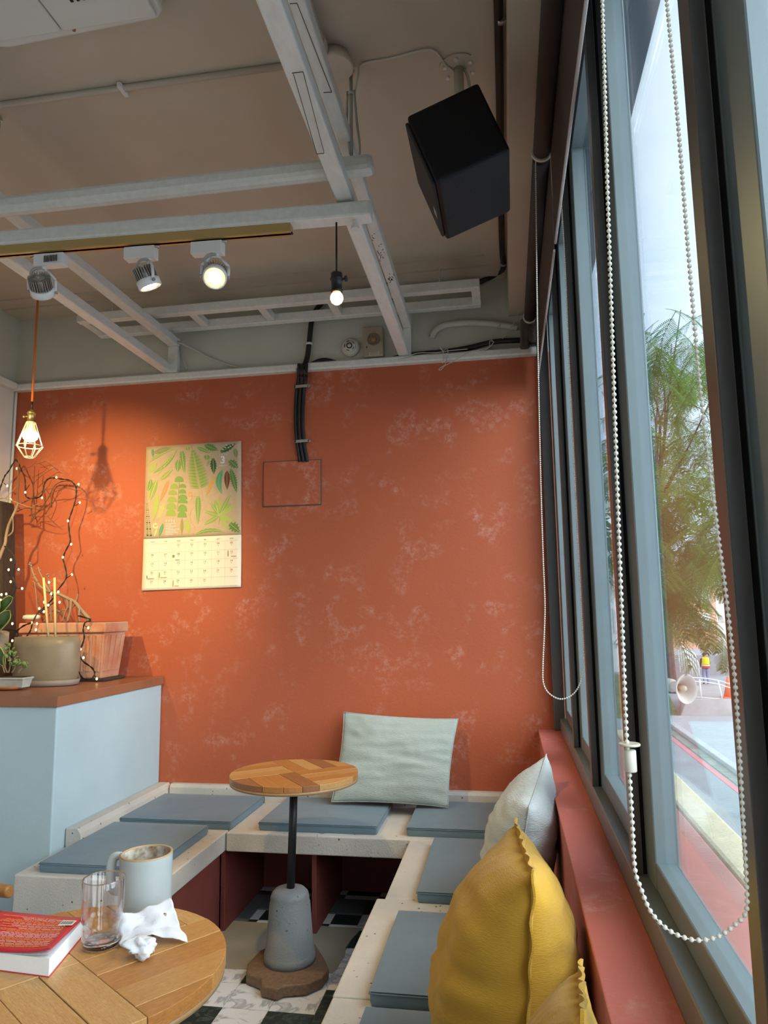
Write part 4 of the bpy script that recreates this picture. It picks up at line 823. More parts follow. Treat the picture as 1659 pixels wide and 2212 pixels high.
# oval brown pot with saucer and two sticks
OY = 3.34
ob = thing('oval_pot', 'low oval brown glazed pot standing in a grey saucer', 'pot', at(98, 1470, y=OY)); oc = at(98, 1468, y=OY); oc.z = CZ
ow = (at(165, 1420, y=OY).x-at(30, 1420, y=OY).x)/2; oh = at(98, 1376, y=OY-.09).z-CZ
MB().lathe([(ow*.90, .018), (ow*.97, .05), (ow, oh*.45), (ow*1.0, oh*.8), (ow*.97, oh), (ow*.91, oh), (ow*.90, oh-.03)], 48, oc, sy=.62, cap=False).build('body', 'pot brown', ob)
MB().lathe([(.0001, oh-.03), (ow*.91, oh-.03)][::-1], 40, oc, sy=.62, cap=False).build('soil', 'soil', ob)
MB().lathe([(ow*.88, .001), (ow*.98, .004), (ow*1.02, .030), (ow*.98, .031), (ow*.94, .018)], 48, oc, sy=.66).build('saucer', 'saucer grey', ob)
for a, b, l in (((106, 1378), (94, 1248), 'left of the two pale wooden sticks in the oval pot'), ((120, 1378), (118, 1248), 'right of the two pale wooden sticks in the oval pot')):
    tag(T([at(*a, y=OY)+Vector((0, 0, -.02)), at(*b, y=OY)], .0058, 8).build('wooden_stick', 'stick wood'), l, 'stick', 'sticks in the oval pot')
# small pot with succulent on an orange dish
SY = 3.12
sc = at(28, 1475, y=SY); sc.z = CZ
tag(MB().lathe([(.040, .001), (.06, .004), (.082, .016), (.080, .018), (.055, .010), (.0001, .009)], 32, at(20, 1480, y=SY)*1+Vector((0, 0, CZ-at(20, 1480, y=SY).z)), sy=.7).build('clay_dish', 'orange dish'), 'flat orange clay dish under the small pot', 'dish')
su = thing('succulent_pot', 'small grey rectangular bonsai pot with a green succulent', 'potted plant', sc+Vector((0, 0, .012)))
hx0, hx1 = at(4, 1465, y=SY).x, at(62, 1465, y=SY).x; zz = CZ+.012
frust(hx0+.012, hx1-.012, SY-.028, SY+.028, zz, hx0+.003, hx1-.003, SY-.036, SY+.036, zz+.040).build('pot', 'grey pot', su, bevel=.003); B(hx0, hx1, SY-.04, SY+.04, zz+.038, zz+.047).build('pot_rim', 'grey pot', su, bevel=.003); B(hx0+.008, hx1-.008, SY-.033, SY+.033, zz+.044, zz+.049).build('soil', 'soil', su)
for pl in ([(95, 1500), (60, 1420), (40, 1330), (60, 1260), (110, 1220)], [(150, 1500), (190, 1440), (200, 1360), (190, 1310), (230, 1290)], [(230, 1500), (270, 1450), (300, 1400)], [(110, 1500), (130, 1400), (120, 1250), (120, 1160)], [(60, 1500), (30, 1400)]): twig(pl, .0035, .002, su, SY, name='stem')
lf = MB().lathe([(.0001, -.010), (.007, -.006), (.009, 0), (.007, .007), (.0001, .012)], 8, (0, 0, 0), sy=.45).build('leaf', 'succulent', su, loc=at(*z4(120, 1150), y=SY)); rnd = random.Random(5)
for k in range(46):
    cx_, cy_ = rnd.choice([(115, 1150), (130, 1190), (140, 1260), (150, 1320), (170, 1260), (165, 1390), (215, 1370), (230, 1400), (290, 1390), (310, 1380), (110, 1210), (320, 1420), (90, 1280)])
    o = lf.copy(); o.location = at(*z4(cx_+rnd.uniform(-40, 40), cy_+rnd.uniform(-28, 28)), y=SY+rnd.uniform(-.03, .03)); o.rotation_euler = (rnd.uniform(-1.4, 1.4), rnd.uniform(-1.4, 1.4), rnd.uniform(0, 6)); COL.objects.link(o)
# snake plant blades at the left edge
NP = at(-105, 1400, y=3.30); sn = thing('snake_plant', 'variegated snake plant blades with yellow edges at the left edge', 'potted plant', (NP.x, 3.3, CZ))
MB().lathe([(.06, 0), (.075, .08), (.078, .12), (.07, .12), (.068, .10), (.0001, .10)], 24, (NP.x, 3.30, CZ+.001)).build('pot', 'pot brown', sn)
for tipx, tipy, midx, midy, wd in ((165, 540, 60, 600, .020), (125, 705, 30, 800, .028), (60, 1490, 30, 1330, .022), (-60, 420, -80, 700, .03)):
    a, b, c = Vector((NP.x, 3.3, CZ+.10)), at(*z4(midx-40, midy+60), y=3.17), at(*z4(tipx, tipy), y=3.14)
    if tipy > 1000: a, b, c = at(*z4(-40, 1200), y=3.22), at(*z4(10, 1290), y=3.21), at(*z4(70, 1440), y=3.20)
    sp_ = smooth_path([a, b, c], 7); n = len(sp_); m = MB(); e = MB()
    for i, p in enumerate(sp_):
        d = (sp_[min(i+1, n-1)]-sp_[max(i-1, 0)]).normalized(); sd = d.cross(Vector((0, 1, .25))).normalized(); w = wd*(.55+.6*math.sin(min(1, i/(n-1)*.75+.25)*math.pi))*(1-(i/(n-1))**6); dp_ = Vector((0, .006, 0))
        m.v += [tuple(p-sd*w), tuple(p+dp_), tuple(p+sd*w)]
        e.v += [tuple(p-sd*w*1.12), tuple(p-sd*w*.92-Vector((0, .001, 0))), tuple(p+sd*w*.92-Vector((0, .001, 0))), tuple(p+sd*w*1.12)]
    for i in range(n-1):
        m.face((i*3, i*3+1, i*3+4, i*3+3), 0, True); m.face((i*3+1, i*3+2, i*3+5, i*3+4), 0, True); e.face((i*4, i*4+1, i*4+5, i*4+4), 0, True); e.face((i*4+2, i*4+3, i*4+7, i*4+6), 0, True)
    o = m.build('blade', 'leaf dark', sn); sv = o.modifiers.new('thick', 'SOLIDIFY'); sv.thickness = .003
    o2 = e.build('blade_edge', 'leaf edge', o); sv = o2.modifiers.new('thick', 'SOLIDIFY'); sv.thickness = .002
# old dark timber post with branch
pa, pb = at(-38, 1440, y=3.66), at(24, 1440, y=3.66); tp_ = at(17, 1085, y=3.66)
tag(MB().obox((pa.x, 3.60, CZ+.001), (pb.x-pa.x, 0, 0), (0, .12, 0), (tp_.x-pb.x, 0, tp_.z-CZ)).build('timber_post', 'old post', bevel=.01), 'dark weathered timber post standing at the left edge', 'post')
tag(T([at(-18, 1445, y=3.28), at(0, 1400, y=3.26), at(10, 1365, y=3.25)], [.045, .038, .022], 12).build('driftwood', 'twig'), 'cut driftwood stub beside the oval pot', 'driftwood')
def z3(x, y): return (x*.1206, 960+y*.1206)
db = thing('bare_branch', 'forked bare branch with fine twigs in front of the timber post', 'branches', at(0, 1240, y=3.56))
tw = lambda pl, r0, r1, m='twig', y=3.55, j=.03: twig(pl, r0, r1, db, y, m, 'twig', z3, j)
tw([(-20, 2060), (40, 1900), (90, 1780), (110, 1640), (150, 1460), (220, 1300), (280, 1170), (330, 1060)], .0095, .006); tw([(330, 1060), (318, 900), (330, 640), (318, 460), (330, 340), (335, 210)], .006, .002, 'twig dark')
tw([(150, 1640), (220, 1570), (235, 1480), (232, 1300)], .005, .002); tw([(-30, 975), (60, 960), (110, 975), (200, 1000), (320, 1050), (430, 1090), (560, 1130), (650, 1080), (705, 1045)], .0045, .001); tw([(100, 960), (220, 840), (330, 720), (385, 700)], .0028, .001)
tw([(310, 1200), (420, 1150), (480, 1140), (600, 1150), (720, 1170), (860, 1125)], .004, .001, 'twig dark', 3.66, .05); tw([(330, 1080), (480, 1010), (620, 940), (720, 870), (790, 815), (1000, 790), (1200, 790), (1360, 820), (1450, 820)], .0035, .001, 'twig dark', 3.70, .02)
tw([(940, 860), (1060, 820), (1180, 780), (1260, 700), (1330, 630)], .0025, .001, 'twig dark', 3.72, .01); tw([(790, 815), (880, 730), (920, 640), (1000, 610)], .002, .001, 'twig dark', 3.72, .01); tw([(420, 460), (560, 390), (620, 340), (660, 290)], .002, .001, 'twig dark', 3.72, .01)
tw([(650, 1680), (700, 1620), (720, 1560)], .001, .001, 'twig dark', 3.76, 0); tw([(560, 1340), (640, 1250), (760, 1110), (880, 930), (940, 800), (1000, 720), (1120, 665), (1260, 660)], .0036, .0025, 'twig dark', 3.78, .01)
tw([(560, 1390), (660, 1300), (840, 1290), (960, 1220)], .0026, .001, 'twig dark', 3.78, .01); tw([(850, 1290), (960, 1390), (1040, 1460)], .0022, .001, 'twig dark', 3.78, .01); tw([(600, 700), (720, 580), (880, 470), (1000, 405)], .0025, .001, 'twig dark', 3.78, .01)
tw([(880, 470), (960, 430), (1050, 465)], .0015, .001, 'twig dark', 3.78, .01); tw([(640, 350), (720, 350), (800, 400)], .0015, .001, 'twig dark', 3.78, .01); tw([(600, 1320), (560, 1180), (590, 900), (610, 650), (620, 390)], .004, .002, 'twig dark', 3.79, .01)
tw([(700, 350), (800, 310), (860, 330), (930, 380)], .0015, .001, 'twig dark', 3.78, .01); tw([(820, 1250), (880, 1120), (920, 980), (870, 870), (820, 810)], .003, .002, 'twig dark', 3.78, .01)
# fairy lights
fl = thing('fairy_lights', 'string of tiny warm lights on black wire draped over the branches', 'string lights', at(100, 1460, y=3.5))
wire1 = [at(*z3(x, y), y=3.735) for x, y in [(-60, 1000), (0, 800), (40, 680), (90, 560), (160, 470), (240, 330), (285, 275), (330, 340), (390, 470), (440, 580), (455, 740), (458, 900), (500, 955), (580, 965), (680, 950), (750, 900), (775, 800), (800, 700), (860, 620), (950, 600), (1100, 620), (1250, 645), (1320, 700), (1365, 780), (1365, 900), (1340, 1050), (1270, 1250), (1230, 1400), (1245, 1600), (1260, 1740), (1180, 1900), (1130, 2040), (1158, 2150)]]
wire1 += [at(*z4(x, y), y=yy) for x, y, yy in [(850, 280, 3.72), (750, 430, 3.66), (670, 560, 3.56), (560, 670, 3.50), (480, 740, 3.48), (420, 860, 3.46), (390, 960, 3.46), (340, 1040, 3.46)]]
wire2 = [at(*z4(x, y), y=yy) for x, y, yy in [(660, 480, 3.57), (700, 580, 3.55), (620, 650, 3.52), (520, 720, 3.48), (560, 760, 3.48)]]
wire3 = [at(*z4(x, y), y=yy) for x, y, yy in [(1000, 770, 3.55), (1160, 820, 3.50), (1090, 860, 3.47), (1065, 950, 3.47), (1080, 1050, 3.47), (1040, 1180, 3.47), (1015, 1260, 3.47), (1060, 1350, 3.47), (1180, 1440, 3.45), (1212, 1520, 3.43), (1150, 1590, 3.42), (1060, 1570, 3.43), (1000, 1480, 3.45), (960, 1445, 3.46)]]
wire4 = [at(*z4(x, y), y=3.50) for x, y in [(60, -120), (130, -60), (190, 30), (190, 120), (150, 230), (180, 310), (210, 380), (190, 460), (120, 540), (60, 560)]]
wire5 = [at(*z4(x, y), y=3.30) for x, y in [(0, 960), (90, 945), (200, 960), (235, 1020), (190, 1040), (200, 980), (300, 900), (400, 860)]]
for w in (wire1, wire2, wire3, wire4, wire5):
    s = smooth_path(w, 5); n = len(s)
    for ph in (0, math.pi): T([p+Vector((math.cos(i*.8+ph), 0, math.sin(i*.8+ph)))*.0026 for i, p in enumerate(s)], .0026, 6).build('wire', 'wire black', fl)
bl0 = None
B3 = [(300, 432), (130, 742), (452, 858), (752, 957), (1010, 590), (1408, 715), (1428, 1042), (1218, 1370), (195, 990), (232, 1278), (20, 1780), (160, 1978), (198, 2068), (1275, 1788), (1125, 2020)]
B4 = [(140, 55), (110, 182), (238, 178), (137, 335), (283, 422), (18, 500), (80, 492), (8, 570), (918, 245), (627, 343), (745, 465), (655, 490), (565, 597), (618, 635), (762, 598), (503, 678), (562, 718), (410, 862), (472, 872), (460, 950), (158, 872), (104, 998), (1130, 925), (1030, 1200), (1068, 1308), (1238, 1578), (157, 1090), (980, 1570)]
for conv, L, yy in ((z3, B3, 3.728), (z4, B4, 3.46)):
    for k, (x, y) in enumerate(L):
        p = at(*conv(x, y), y=yy)
        if conv is z4 and (x, y) == (918, 245): p = at(*conv(x, y), y=3.715)
        if bl0 is None: bl0 = MB().ball((0, 0, 0), .0052, 8, 6, sz=1.35).build('bulb', 'fairy bulb', fl, loc=p)
        else: o = bl0.copy(); o.location = p; COL.objects.link(o); bl0_ = o
for conv, L, yy in ((z3, [((1428, 1042), (1350, 1100)), ((1408, 715), (1365, 770)), ((300, 432), (390, 480)), ((130, 742), (65, 690)), ((455, 830), (530, 720))], 3.73), (z4, [((918, 245), (850, 290)), ((238, 178), (185, 150)), ((283, 422), (205, 420)), ((1130, 925), (1070, 890)), ((1238, 1578), (1210, 1530))], 3.46)):
    for a, b in L: T([at(*conv(*a), y=yy), at(*conv(*b), y=yy)], .0022, 5).build('lead', 'wire black', fl)
# ------------------------------------------------------------------ wall calendar
TLc, TRc, BLc, BRc = at(317, 966, y=YW), at(522, 953, y=YW), at(308, 1276, y=YW), at(522, 1268, y=YW)
def cal(u, v, off=0.0):
    p = TLc.lerp(TRc, u).lerp(BLc.lerp(BRc, u), v); w = .0035+.0035*math.sin(v*5+1)*math.sin(u*3.0)+.010*max(0, v-.8)*5*abs(u-.5)
    return Vector((p.x, YW-.003-w-off, p.z))
cl = thing('wall_calendar', 'large botanical wall calendar for March with fern drawings on the rust wall', 'calendar', TLc.lerp(BRc, .5)); AV = .648
for nm, v0, v1, mm in (('art_sheet', 0, AV, 'kraft'), ('date_sheet', AV, 1, 'sheet')):
    o = MB().grid(lambda u, v: cal(u, v1+(v0-v1)*v), 20, 20).build(nm, mm, cl); sv = o.modifiers.new('thick', 'SOLIDIFY'); sv.thickness = .001; sv.offset = -1
def zc(X, Y): u = (X-40+12*Y/1600)/1563; return u, (Y-(115-95*u))/2345
LM = ['lf%d' % i for i in range(1, 13)]; leaves = MB()
def lpoly(pts, m, off=.0012):
    k = [cal(*zc(*p), off) for p in pts]; leaves.add(k, [tuple(range(len(k)))], m)
def leaf(x0, y0, x1, y1, w, m, n=8, ser=0, bend=0, pw=.8, rib=True):
    a, b = Vector((x0, y0)), Vector((x1, y1)); d = b-a; s = Vector((-d.y, d.x)).normalized(); L, R = [], []
    for i in range(n+1):
        t = i/n; c = a+d*t+s*bend*math.sin(t*math.pi); ww = w*.5*(math.sin(math.pi*(t**pw)))*(1+(ser if i % 2 else -ser))
        L.append(c+s*ww); R.append(c-s*ww)
    for i in range(n): lpoly([L[i], L[i+1], R[i+1], R[i]], m)
    if rib:
        for i in range(n):
            c0 = (L[i]+R[i])/2; c1 = (L[i+1]+R[i+1])/2; e = s*max(2.0, w*.03); lpoly([c0+e, c1+e, c1-e, c0-e], 10 if m in (0, 1) else 2, .0018)
for a in [(165, 220, 470, 125, 85, 11), (150, 140, 160, 300, 40, 8), (75, 385, 575, 130, 40, 0, 12, 0, -30), (150, 560, 575, 130, 46, 1, 12, 0, 60), (240, 600, 560, 190, 50, 2, 12, 0, -25), (100, 530, 230, 380, 95, 2), (640, 180, 690, 590, 85, 1, 20, .2, 0, .55), (585, 330, 570, 545, 95, 1, 12, .15), (290, 670, 500, 480, 70, 0, 10, .1), (735, 110, 745, 190, 75, 0), (870, 120, 1130, 225, 60, 1), (1010, 90, 1240, 175, 100, 3, 14, .2), (1265, 210, 1525, 60, 90, 4, 12, .15), (1500, 140, 1530, 310, 75, 11), (1410, 340, 1555, 470, 110, 3, 10, .35), (1150, 300, 1165, 575, 95, 4, 14, .2), (1300, 490, 1300, 910, 95, 8, 14, .05, 60), (1375, 500, 1375, 830, 90, 7), (1430, 470, 1530, 880, 95, 3, 22, .25), (1200, 580, 1025, 950, 45, 6, 9, .4), (130, 650, 70, 860, 80, 1, 10, .1, -20), (235, 650, 110, 1030, 95, 0), (435, 660, 280, 1040, 70, 5), (250, 890, 185, 1335, 85, 2, 14, .1), (360, 1030, 255, 1320, 80, 9, 9, .4), (910, 915, 905, 1415, 85, 1, 26, .12, 0, .6), (650, 1280, 645, 1570, 44, 11), (715, 1310, 765, 1550, 85, 2, 12, .3), (345, 1370, 275, 1605, 55, 8), (850, 1550, 1365, 1510, 62, 1, 14, .15, -55), (1405, 1360, 1575, 1500, 130, 3, 10, .35), (1050, 250, 1055, 340, 95, 1), (1095, 320, 1040, 465, 22, 1)]: leaf(*a)
# big fern
for i in range(24):
    t = i/23; cx_, cy_ = 825+t*110, 200+t*600; ln = (35+150*math.sin(min(1, t*1.25)*1.5708))*(1-.1*t)
    for s_ in (-1, 1): leaf(cx_, cy_, cx_+s_*ln, cy_+(-30-55*t if s_ > 0 else -10), 24, 0 if i % 2 else 1, 5, 0, 0, .6, False)
leaf(820, 190, 1030, 1150, 14, 2, 8, 0, 0, .5, False); leaf(790, 90, 830, 210, 8, 11, 3, 0, 0, .5, False)
# maidenhair
for x, y, w, h in ((600, 650, 150, 95), (520, 765, 130, 85), (655, 760, 125, 60), (495, 870, 150, 75), (655, 850, 120, 68), (485, 980, 150, 90), (660, 940, 150, 80), (660, 1010, 165, 70), (475, 1085, 160, 110), (655, 1120, 150, 120), (470, 1195, 160, 115), (650, 1225, 150, 100)):
    p = [(x+w*.5*math.cos(a), y+h*.5-h*math.sin(a)**.8) for a in [math.pi*i/10 for i in range(11)]]; lpoly(p, 1 if x > 560 else 0)
leaf(610, 620, 565, 1270, 9, 11, 6, 0, 0, .5, False)
# five fingered leaf
for x, y, w in ((1440, 870, 70), (1240, 930, 80), (1170, 960, 70), (1100, 1010, 60), (1500, 1080, 90), (1000, 1170, 70), (990, 1395, 70), (1500, 1330, 80), (1400, 1470, 75), (1450, 1010, 60)): leaf(1245, 1240, x, y, w, 2 if w > 70 else 0, 8)
leaf(1300, 1080, 1225, 1420, 9, 11, 4, 0, 0, .5, False)
for i in range(16):
    y = 1060+i*34; x = 75+i*3; r = 7+i*.9
    for s_ in (-1, 1): lpoly([(x+s_*r*1.3+r*math.cos(a), y+r*.8*math.sin(a)) for a in [k*1.0472 for k in range(6)]], 11 if i % 3 else 4)
def ring(cx_, cy_, r, w, m):
    for k in range(16):
        a, b = k/16*5.6, (k+1)/16*5.6; lpoly([(cx_+r*math.cos(a), cy_+r*math.sin(a)), (cx_+r*math.cos(b), cy_+r*math.sin(b)), (cx_+(r-w)*math.cos(b), cy_+(r-w)*math.sin(b)), (cx_+(r-w)*math.cos(a), cy_+(r-w)*math.sin(a))], m)
ring(220, 1415, 46, 22, 10); leaf(245, 1450, 200, 1610, 30, 10, 5); ring(785, 900, 38, 10, 6); leaf(820, 920, 790, 1010, 8, 6, 3)
for i in range(10): leaf(825-abs(i-4)*-6-50*math.sin(i/9*3.14), 1100+i*34, 825-50*math.sin((i+1)/9*3.14), 1134+i*34, 7, 11, 2, 0, 0, .5, False)
rnd = random.Random(2)
for k in range(22): x, y = rnd.uniform(80, 1560), rnd.uniform(150, 1540); lpoly([(x+6*math.cos(a), y+6*math.sin(a)) for a in range(6)], 11)
for X, Y, c in ((1430, 110, 10), (1470, 85, 10), (1350, 130, 10), (1400, 130, 10), (1310, 160, 10), (1370, 90, 10)): lpoly([(X+13*math.cos(a), Y+13*math.sin(a)) for a in range(6)], c, .0018)
o = leaves.build('fern_drawings', LM, cl)
bm = bmesh.new(); bm.from_mesh(o.data); bmesh.ops.triangulate(bm, faces=bm.faces)
for f in bm.faces:
    if f.normal.y > 0: f.normal_flip()
bm.to_mesh(o.data); bm.free()
def ctext(body, u, v, size, mm, name, bold=False, off=.002):
    vs, fs = text_mesh(body, size, bold); Wd = (TRc-TLc).length; Ht = (BLc-TLc).length
    m = MB().add([cal(u+x/Wd, v-y/Ht, off) for x, y, z in vs], fs); return m.build(name, mm, cl)
u, v = zc(1310, 338); ctext('3', u, v, .060, 'print white', 'month_number', True); u, v = zc(1310, 428); ctext('MARCH', u, v, .013, 'print white', 'month_name'); u, v = zc(1315, 250); ctext('2  0  2  3', u, v, .013, 'print white', 'year_number')
tl = MB(); rnd = random.Random(8)
def bar(m, u0, u1, v0, v1, off=.002): m.add([cal(u0, v0, off), cal(u0, v1, off), cal(u1, v1, off), cal(u1, v0, off)], [(0, 1, 2, 3)])
for k, (x1, y) in enumerate([(550, 1375), (470, 1400), (535, 1425), (500, 1450), (610, 1475), (550, 1500), (575, 1525), (500, 1550)]):
    u0, v0 = zc(385, y); u1, _ = zc(x1, y); u = u0
    while u < u1: du = .006+rnd.random()*.004; bar(tl, u, u+du, v0, v0+.0045); u += du+.003
for k in range(4):
    u0, v0 = zc(385+k*42, 1318)
    for j in range(3): bar(tl, u0, u0+.017, v0+j*.006, v0+j*.006+.002); bar(tl, u0+.003+j*.005, u0+.005+j*.005, v0-.002, v0+.014)
tl.build('caption_lines', 'print white', cl)
gl_ = MB(); gu = [.03+i*(.94/7) for i in range(8)]; gv = [AV+.036+i*.0605 for i in range(6)]
for v in gv: bar(gl_, .03, .97, v, v+.0012, .0012)
for u in gu[1:7]: bar(gl_, u, u+.0015, gv[0], gv[5], .0012)
gl_.build('date_grid', 'grid line', cl)
for i, w in enumerate('MON TUE WED THU FRI SAT SUN'.split()): ctext(w, gu[i]+.067, AV+.023, .011, 'day grey', 'weekday')
for d in range(1, 32):
    i = (d+1) % 7; r = (d+1)//7; ctext('%02d' % d, gu[i]+.067, gv[0]+.016+r*.0605, .0165, 'print red' if (i == 6 or (i == 5 and d != 25)) else 'day grey', 'date')
sd = MB()
for d in range(1, 32):
    i = (d+1) % 7; r = (d+1)//7; bar(sd, gu[i]+.060, gu[i]+.074, gv[0]+.029+r*.0605, gv[0]+.031+r*.0605)
for u, v, n_ in ((.06, gv[4]-.008, 6), (.19, gv[4]-.012, 6), (.335, gv[2]-.008, 4), (.90, gv[2]-.016, 5), (.335, gv[5]-.012, 4)):
    for k in range(n_): bar(sd, u+k*.011, u+k*.011+.007, v, v+.006)
sd.build('date_notes', 'day grey', cl)
sk = MB()
for u, v, w, h in ((.315, gv[1]+.030, .026, .022), (.868, gv[1]+.028, .010, .048), (.05, gv[3]+.045, .014, .026), (.175, gv[3]+.035, .008, .045), (.318, gv[4]+.035, .008, .052)):
    sk.add([cal(u+w*.5*math.cos(a), v+h*.5*math.sin(a), .0018) for a in [-k*.7854 for k in range(8)]], [tuple(range(8))])
o = sk.build('date_sketches', 'lf12', cl)
# ------------------------------------------------------------------ outdoors
GZ = -1.75
struct(B(-60, 90, -60, 140, GZ-.3, GZ).build('street', 'asphalt'), 'grey asphalt street below the window')
struct(B(3.90, 4.13, -60, 22.3, GZ, GZ+.012).build('street_gutter', 'gutter')); struct(B(4.13, 4.30, -60, 22.3, GZ, GZ+.10).build('street_kerb', 'kerb', bevel=.015)); struct(B(4.30, 30, -60, 22.3, GZ, GZ+.085).build('street_pavement', 'pavement'))
struct(B(3.745, 3.855, -60, 22.3, GZ, GZ+.006).build('street_line', 'line red'), 'red painted line along the kerb'); struct(B(1.6, 3.0, 9.0, 9.14, GZ, GZ+.006).build('street_marking', 'rail white'))
struct(MB().add([(4.75, 22.4, GZ), (14, 22.4, GZ), (14, 26.3, GZ), (5.6, 26.3, GZ), (5.0, 22.55, -1.235), (14, 22.55, -1.235), (14, 26.3, -1.235), (5.9, 26.3, -1.235)], [(3, 2, 1, 0), (4, 5, 6, 7), (0, 1, 5, 4), (1, 2, 6, 5), (2, 3, 7, 6), (3, 0, 4, 7)]).build('wall_ramp', 'low wall'), 'low rough concrete wall of the ramp across the street')
def mound(u, v):
    x = -2+6.7*u; y = 22.2+6*v; return Vector((x+.35*math.sin(v*2), y, GZ+.9*math.sin(min(1, v*1.6)*1.57)*(1-.55*u**6)+.07*noise.noise(Vector((x*2, y*2, 0)))))
tag(MB().grid(mound, 40, 24).build('grass_bank', 'grass'), 'grassy bank with bare soil left of the ramp wall', 'grass bank')
rl = thing('ramp_railing', 'white tubular railing along the top of the ramp wall', 'railing', (7, 22.7, -1.235)); RY = 22.75
for d in (0, 8):
    T(smooth_path([at(1478, 1463+d, y=RY), at(1520, 1465+d, y=RY), at(1556, 1471+d, y=RY), at(1584, 1479+d, y=RY), at(1680, 1494+d, y=RY)]), .016).build('rail', 'rail white', rl)
T([at(1490, 1505, y=RY), at(1586, 1512, y=RY)], .014).build('rail', 'rail white', rl)
for a, b, c in ((1511, 1467, 1515), (1551, 1470, 1560), (1600, 1480, 1610)): T([at(a, b, y=RY), at(c, 1510, y=RY)], .024).build('post', 'rail white', rl)
sr = thing('stair_railing', 'white picket stair railing behind the tree trunk', 'railing', at(1490, 1460, y=29)); 
T([at(1460, 1390, y=29), at(1500, 1412, y=29), at(1512, 1445, y=29)], .03).build('rail', 'rail white', sr); T([at(1482, 1440, y=29), at(1490, 1440, y=29)], .02).build('rail', 'rail white', sr)
for i in range(9): T([at(1464+i*5.2, 1394+i*3.0+(i > 6)*6, y=29), at(1470+i*5.2, 1452+i*1.4, y=29)], .022).build('picket', 'rail white', sr)
tag(MB().prism([(5.6, 29.4), (7.05, 29.4), (7.05, 29.7), (5.6, 29.7)], GZ, -.55).build('stair_wall', 'pavement'), 'pale stair wall behind the picket railing', 'wall')
tag(MB().prism([(7.0, 37), (13.5, 35), (13.5, 42), (7.0, 42)], GZ, -.85).build('concrete_ramp', 'pavement'), 'pale grey concrete ramp wall behind the walking child', 'ramp')
cn = thing('traffic_cone', 'orange traffic cone on the ramp wall by the dark window frame', 'cone', at(1576, 1512, y=23.0)); c_ = at(1576, 1513, y=23.0); c_.z = -1.234
MB().lathe([(.15, .03), (.03, .60), (.0001, .605)], 20, c_).build('body', 'cone orange', cn); B(c_.x-.2, c_.x+.2, c_.y-.2, c_.y+.2, c_.z, c_.z+.03).build('base', 'cone orange', cn, bevel=.01)
# houses
def house(label, x0, x1, y0, y1, h, wallm, wins, roof=True):
    t = thing('house', label, 'building', ((x0+x1)/2, y0, GZ)); B(x0, x1, y0, y1, GZ, h).build('wall', wallm, t)
    for (a, b, c, d) in wins:
        f = B(a, b, y0-.06, y0+.02, c, d).build('window', 'render white', t); B(a+.08, b-.08, y0-.09, y0-.05, c+.08, d-.08).build('pane', 'far pane', f)
    B(x0-.15, x1+.15, y0-.2, y1+.2, h, h+.25).build('roof_slab', 'render white' if wallm != 'render white' else 'low wall', t); B(x0-.05, x1+.05, y0-.12, y0, -.35, -.15).build('ledge', wallm, t)
house('salmon pink house across the street behind the tree', 9.0, 12.2, 46, 56, 3.4, 'render pink', [(9.5, 10.1, .1, 1.0), (10.4, 11.0, .1, 1.0), (11.3, 11.8, .1, 1.0), (9.6, 10.6, 1.6, 2.7), (11.0, 11.9, 1.6, 2.7)])
house('white house far down the street seen between the near mullions', 12.6, 19, 50, 62, 5.2, 'render white', [(13.0, 13.8, .4, 1.6), (14.4, 15.2, .4, 1.6), (13.0, 13.8, 2.6, 3.8), (14.4, 15.2, 2.6, 3.8)])
house('cream house at the left end of the street behind the far panes', 2.2, 6.2, 38, 48, 4.6, 'render white', [(2.6, 3.3, .2, 1.4), (4.0, 4.7, .2, 1.4), (5.2, 5.8, .2, 1.4), (2.6, 3.3, 2.2, 3.4), (4.0, 4.7, 2.2, 3.4), (5.2, 5.8, 2.2, 3.4)])
# tree
tr2 = thing('feathery_tree', 'tree with feathery drooping leaves right outside the windows', 'tree', (1.765, 9.5, GZ))
trunk = [(1.765, 9.5, GZ), (1.765, 9.5, .2), (1.79, 9.45, 1.6), (1.85, 9.3, 2.6)]
MB().tube(smooth_path(trunk), [.085-.0025*i for i in range(13)], 12).build('trunk', 'bark', tr2)
rnd = random.Random(11); tips = []
for k in range(22):
    px = rnd.uniform(1300, 1590); py = rnd.uniform(700, 1400) if k > 8 else rnd.uniform(640, 800); d = rnd.uniform(6.0, 10.5); p = at(px, py, y=d); tips.append(p)
    q0 = Vector(trunk[2 if p.z < 2.5 else 3]); mid = q0.lerp(p, .5)+Vector((rnd.uniform(-.2, .2), rnd.uniform(-.2, .2), .25)); s = smooth_path([q0, mid, p], 4); n = len(s)
    MB().tube(s, [.012*(1-i/n)+.003 for i in range(n)], 6).build('branch', 'bark', tr2)
def frond_mesh(seed, mname):
    r_ = random.Random(seed); m = MB(); L = .50; npn = 11
    def ctr(t): return Vector((L*t, 0, -.16*t*t))
    m.tube([ctr(i/6) for i in range(7)], .003, 4)
    for i in range(npn):
        t = .16+.84*i/(npn-1); c = ctr(t); pl = .17*math.sin(min(1, .35+t*.62)*math.pi)**.6+.03
        for s in (-1, 1):
            d = Vector((.62, s*.78, -.18+r_.uniform(-.12, .12))).normalized(); nl = 13; sd = d.cross(Vector((0, 0, 1))).normalized()
            for j in range(nl):
                f = (j+.4)/nl; b = c+d*pl*f+Vector((0, 0, -.05*f*f)); w = .017*math.sin(min(1, .25+f*.75)*math.pi)**.5+.003
                for q in (-1, 1):
                    e = (sd*q+d*.45).normalized()*w; h = d*.0046; m.add([b-h, b+h, b+e+h*.7, b+e-h*.5], [(0, 1, 2, 3)])
    return m.build('frond', mname, tr2)
protos = [frond_mesh(1, 'frond0'), frond_mesh(2, 'frond1'), frond_mesh(3, 'frond2')]; cnt = 0
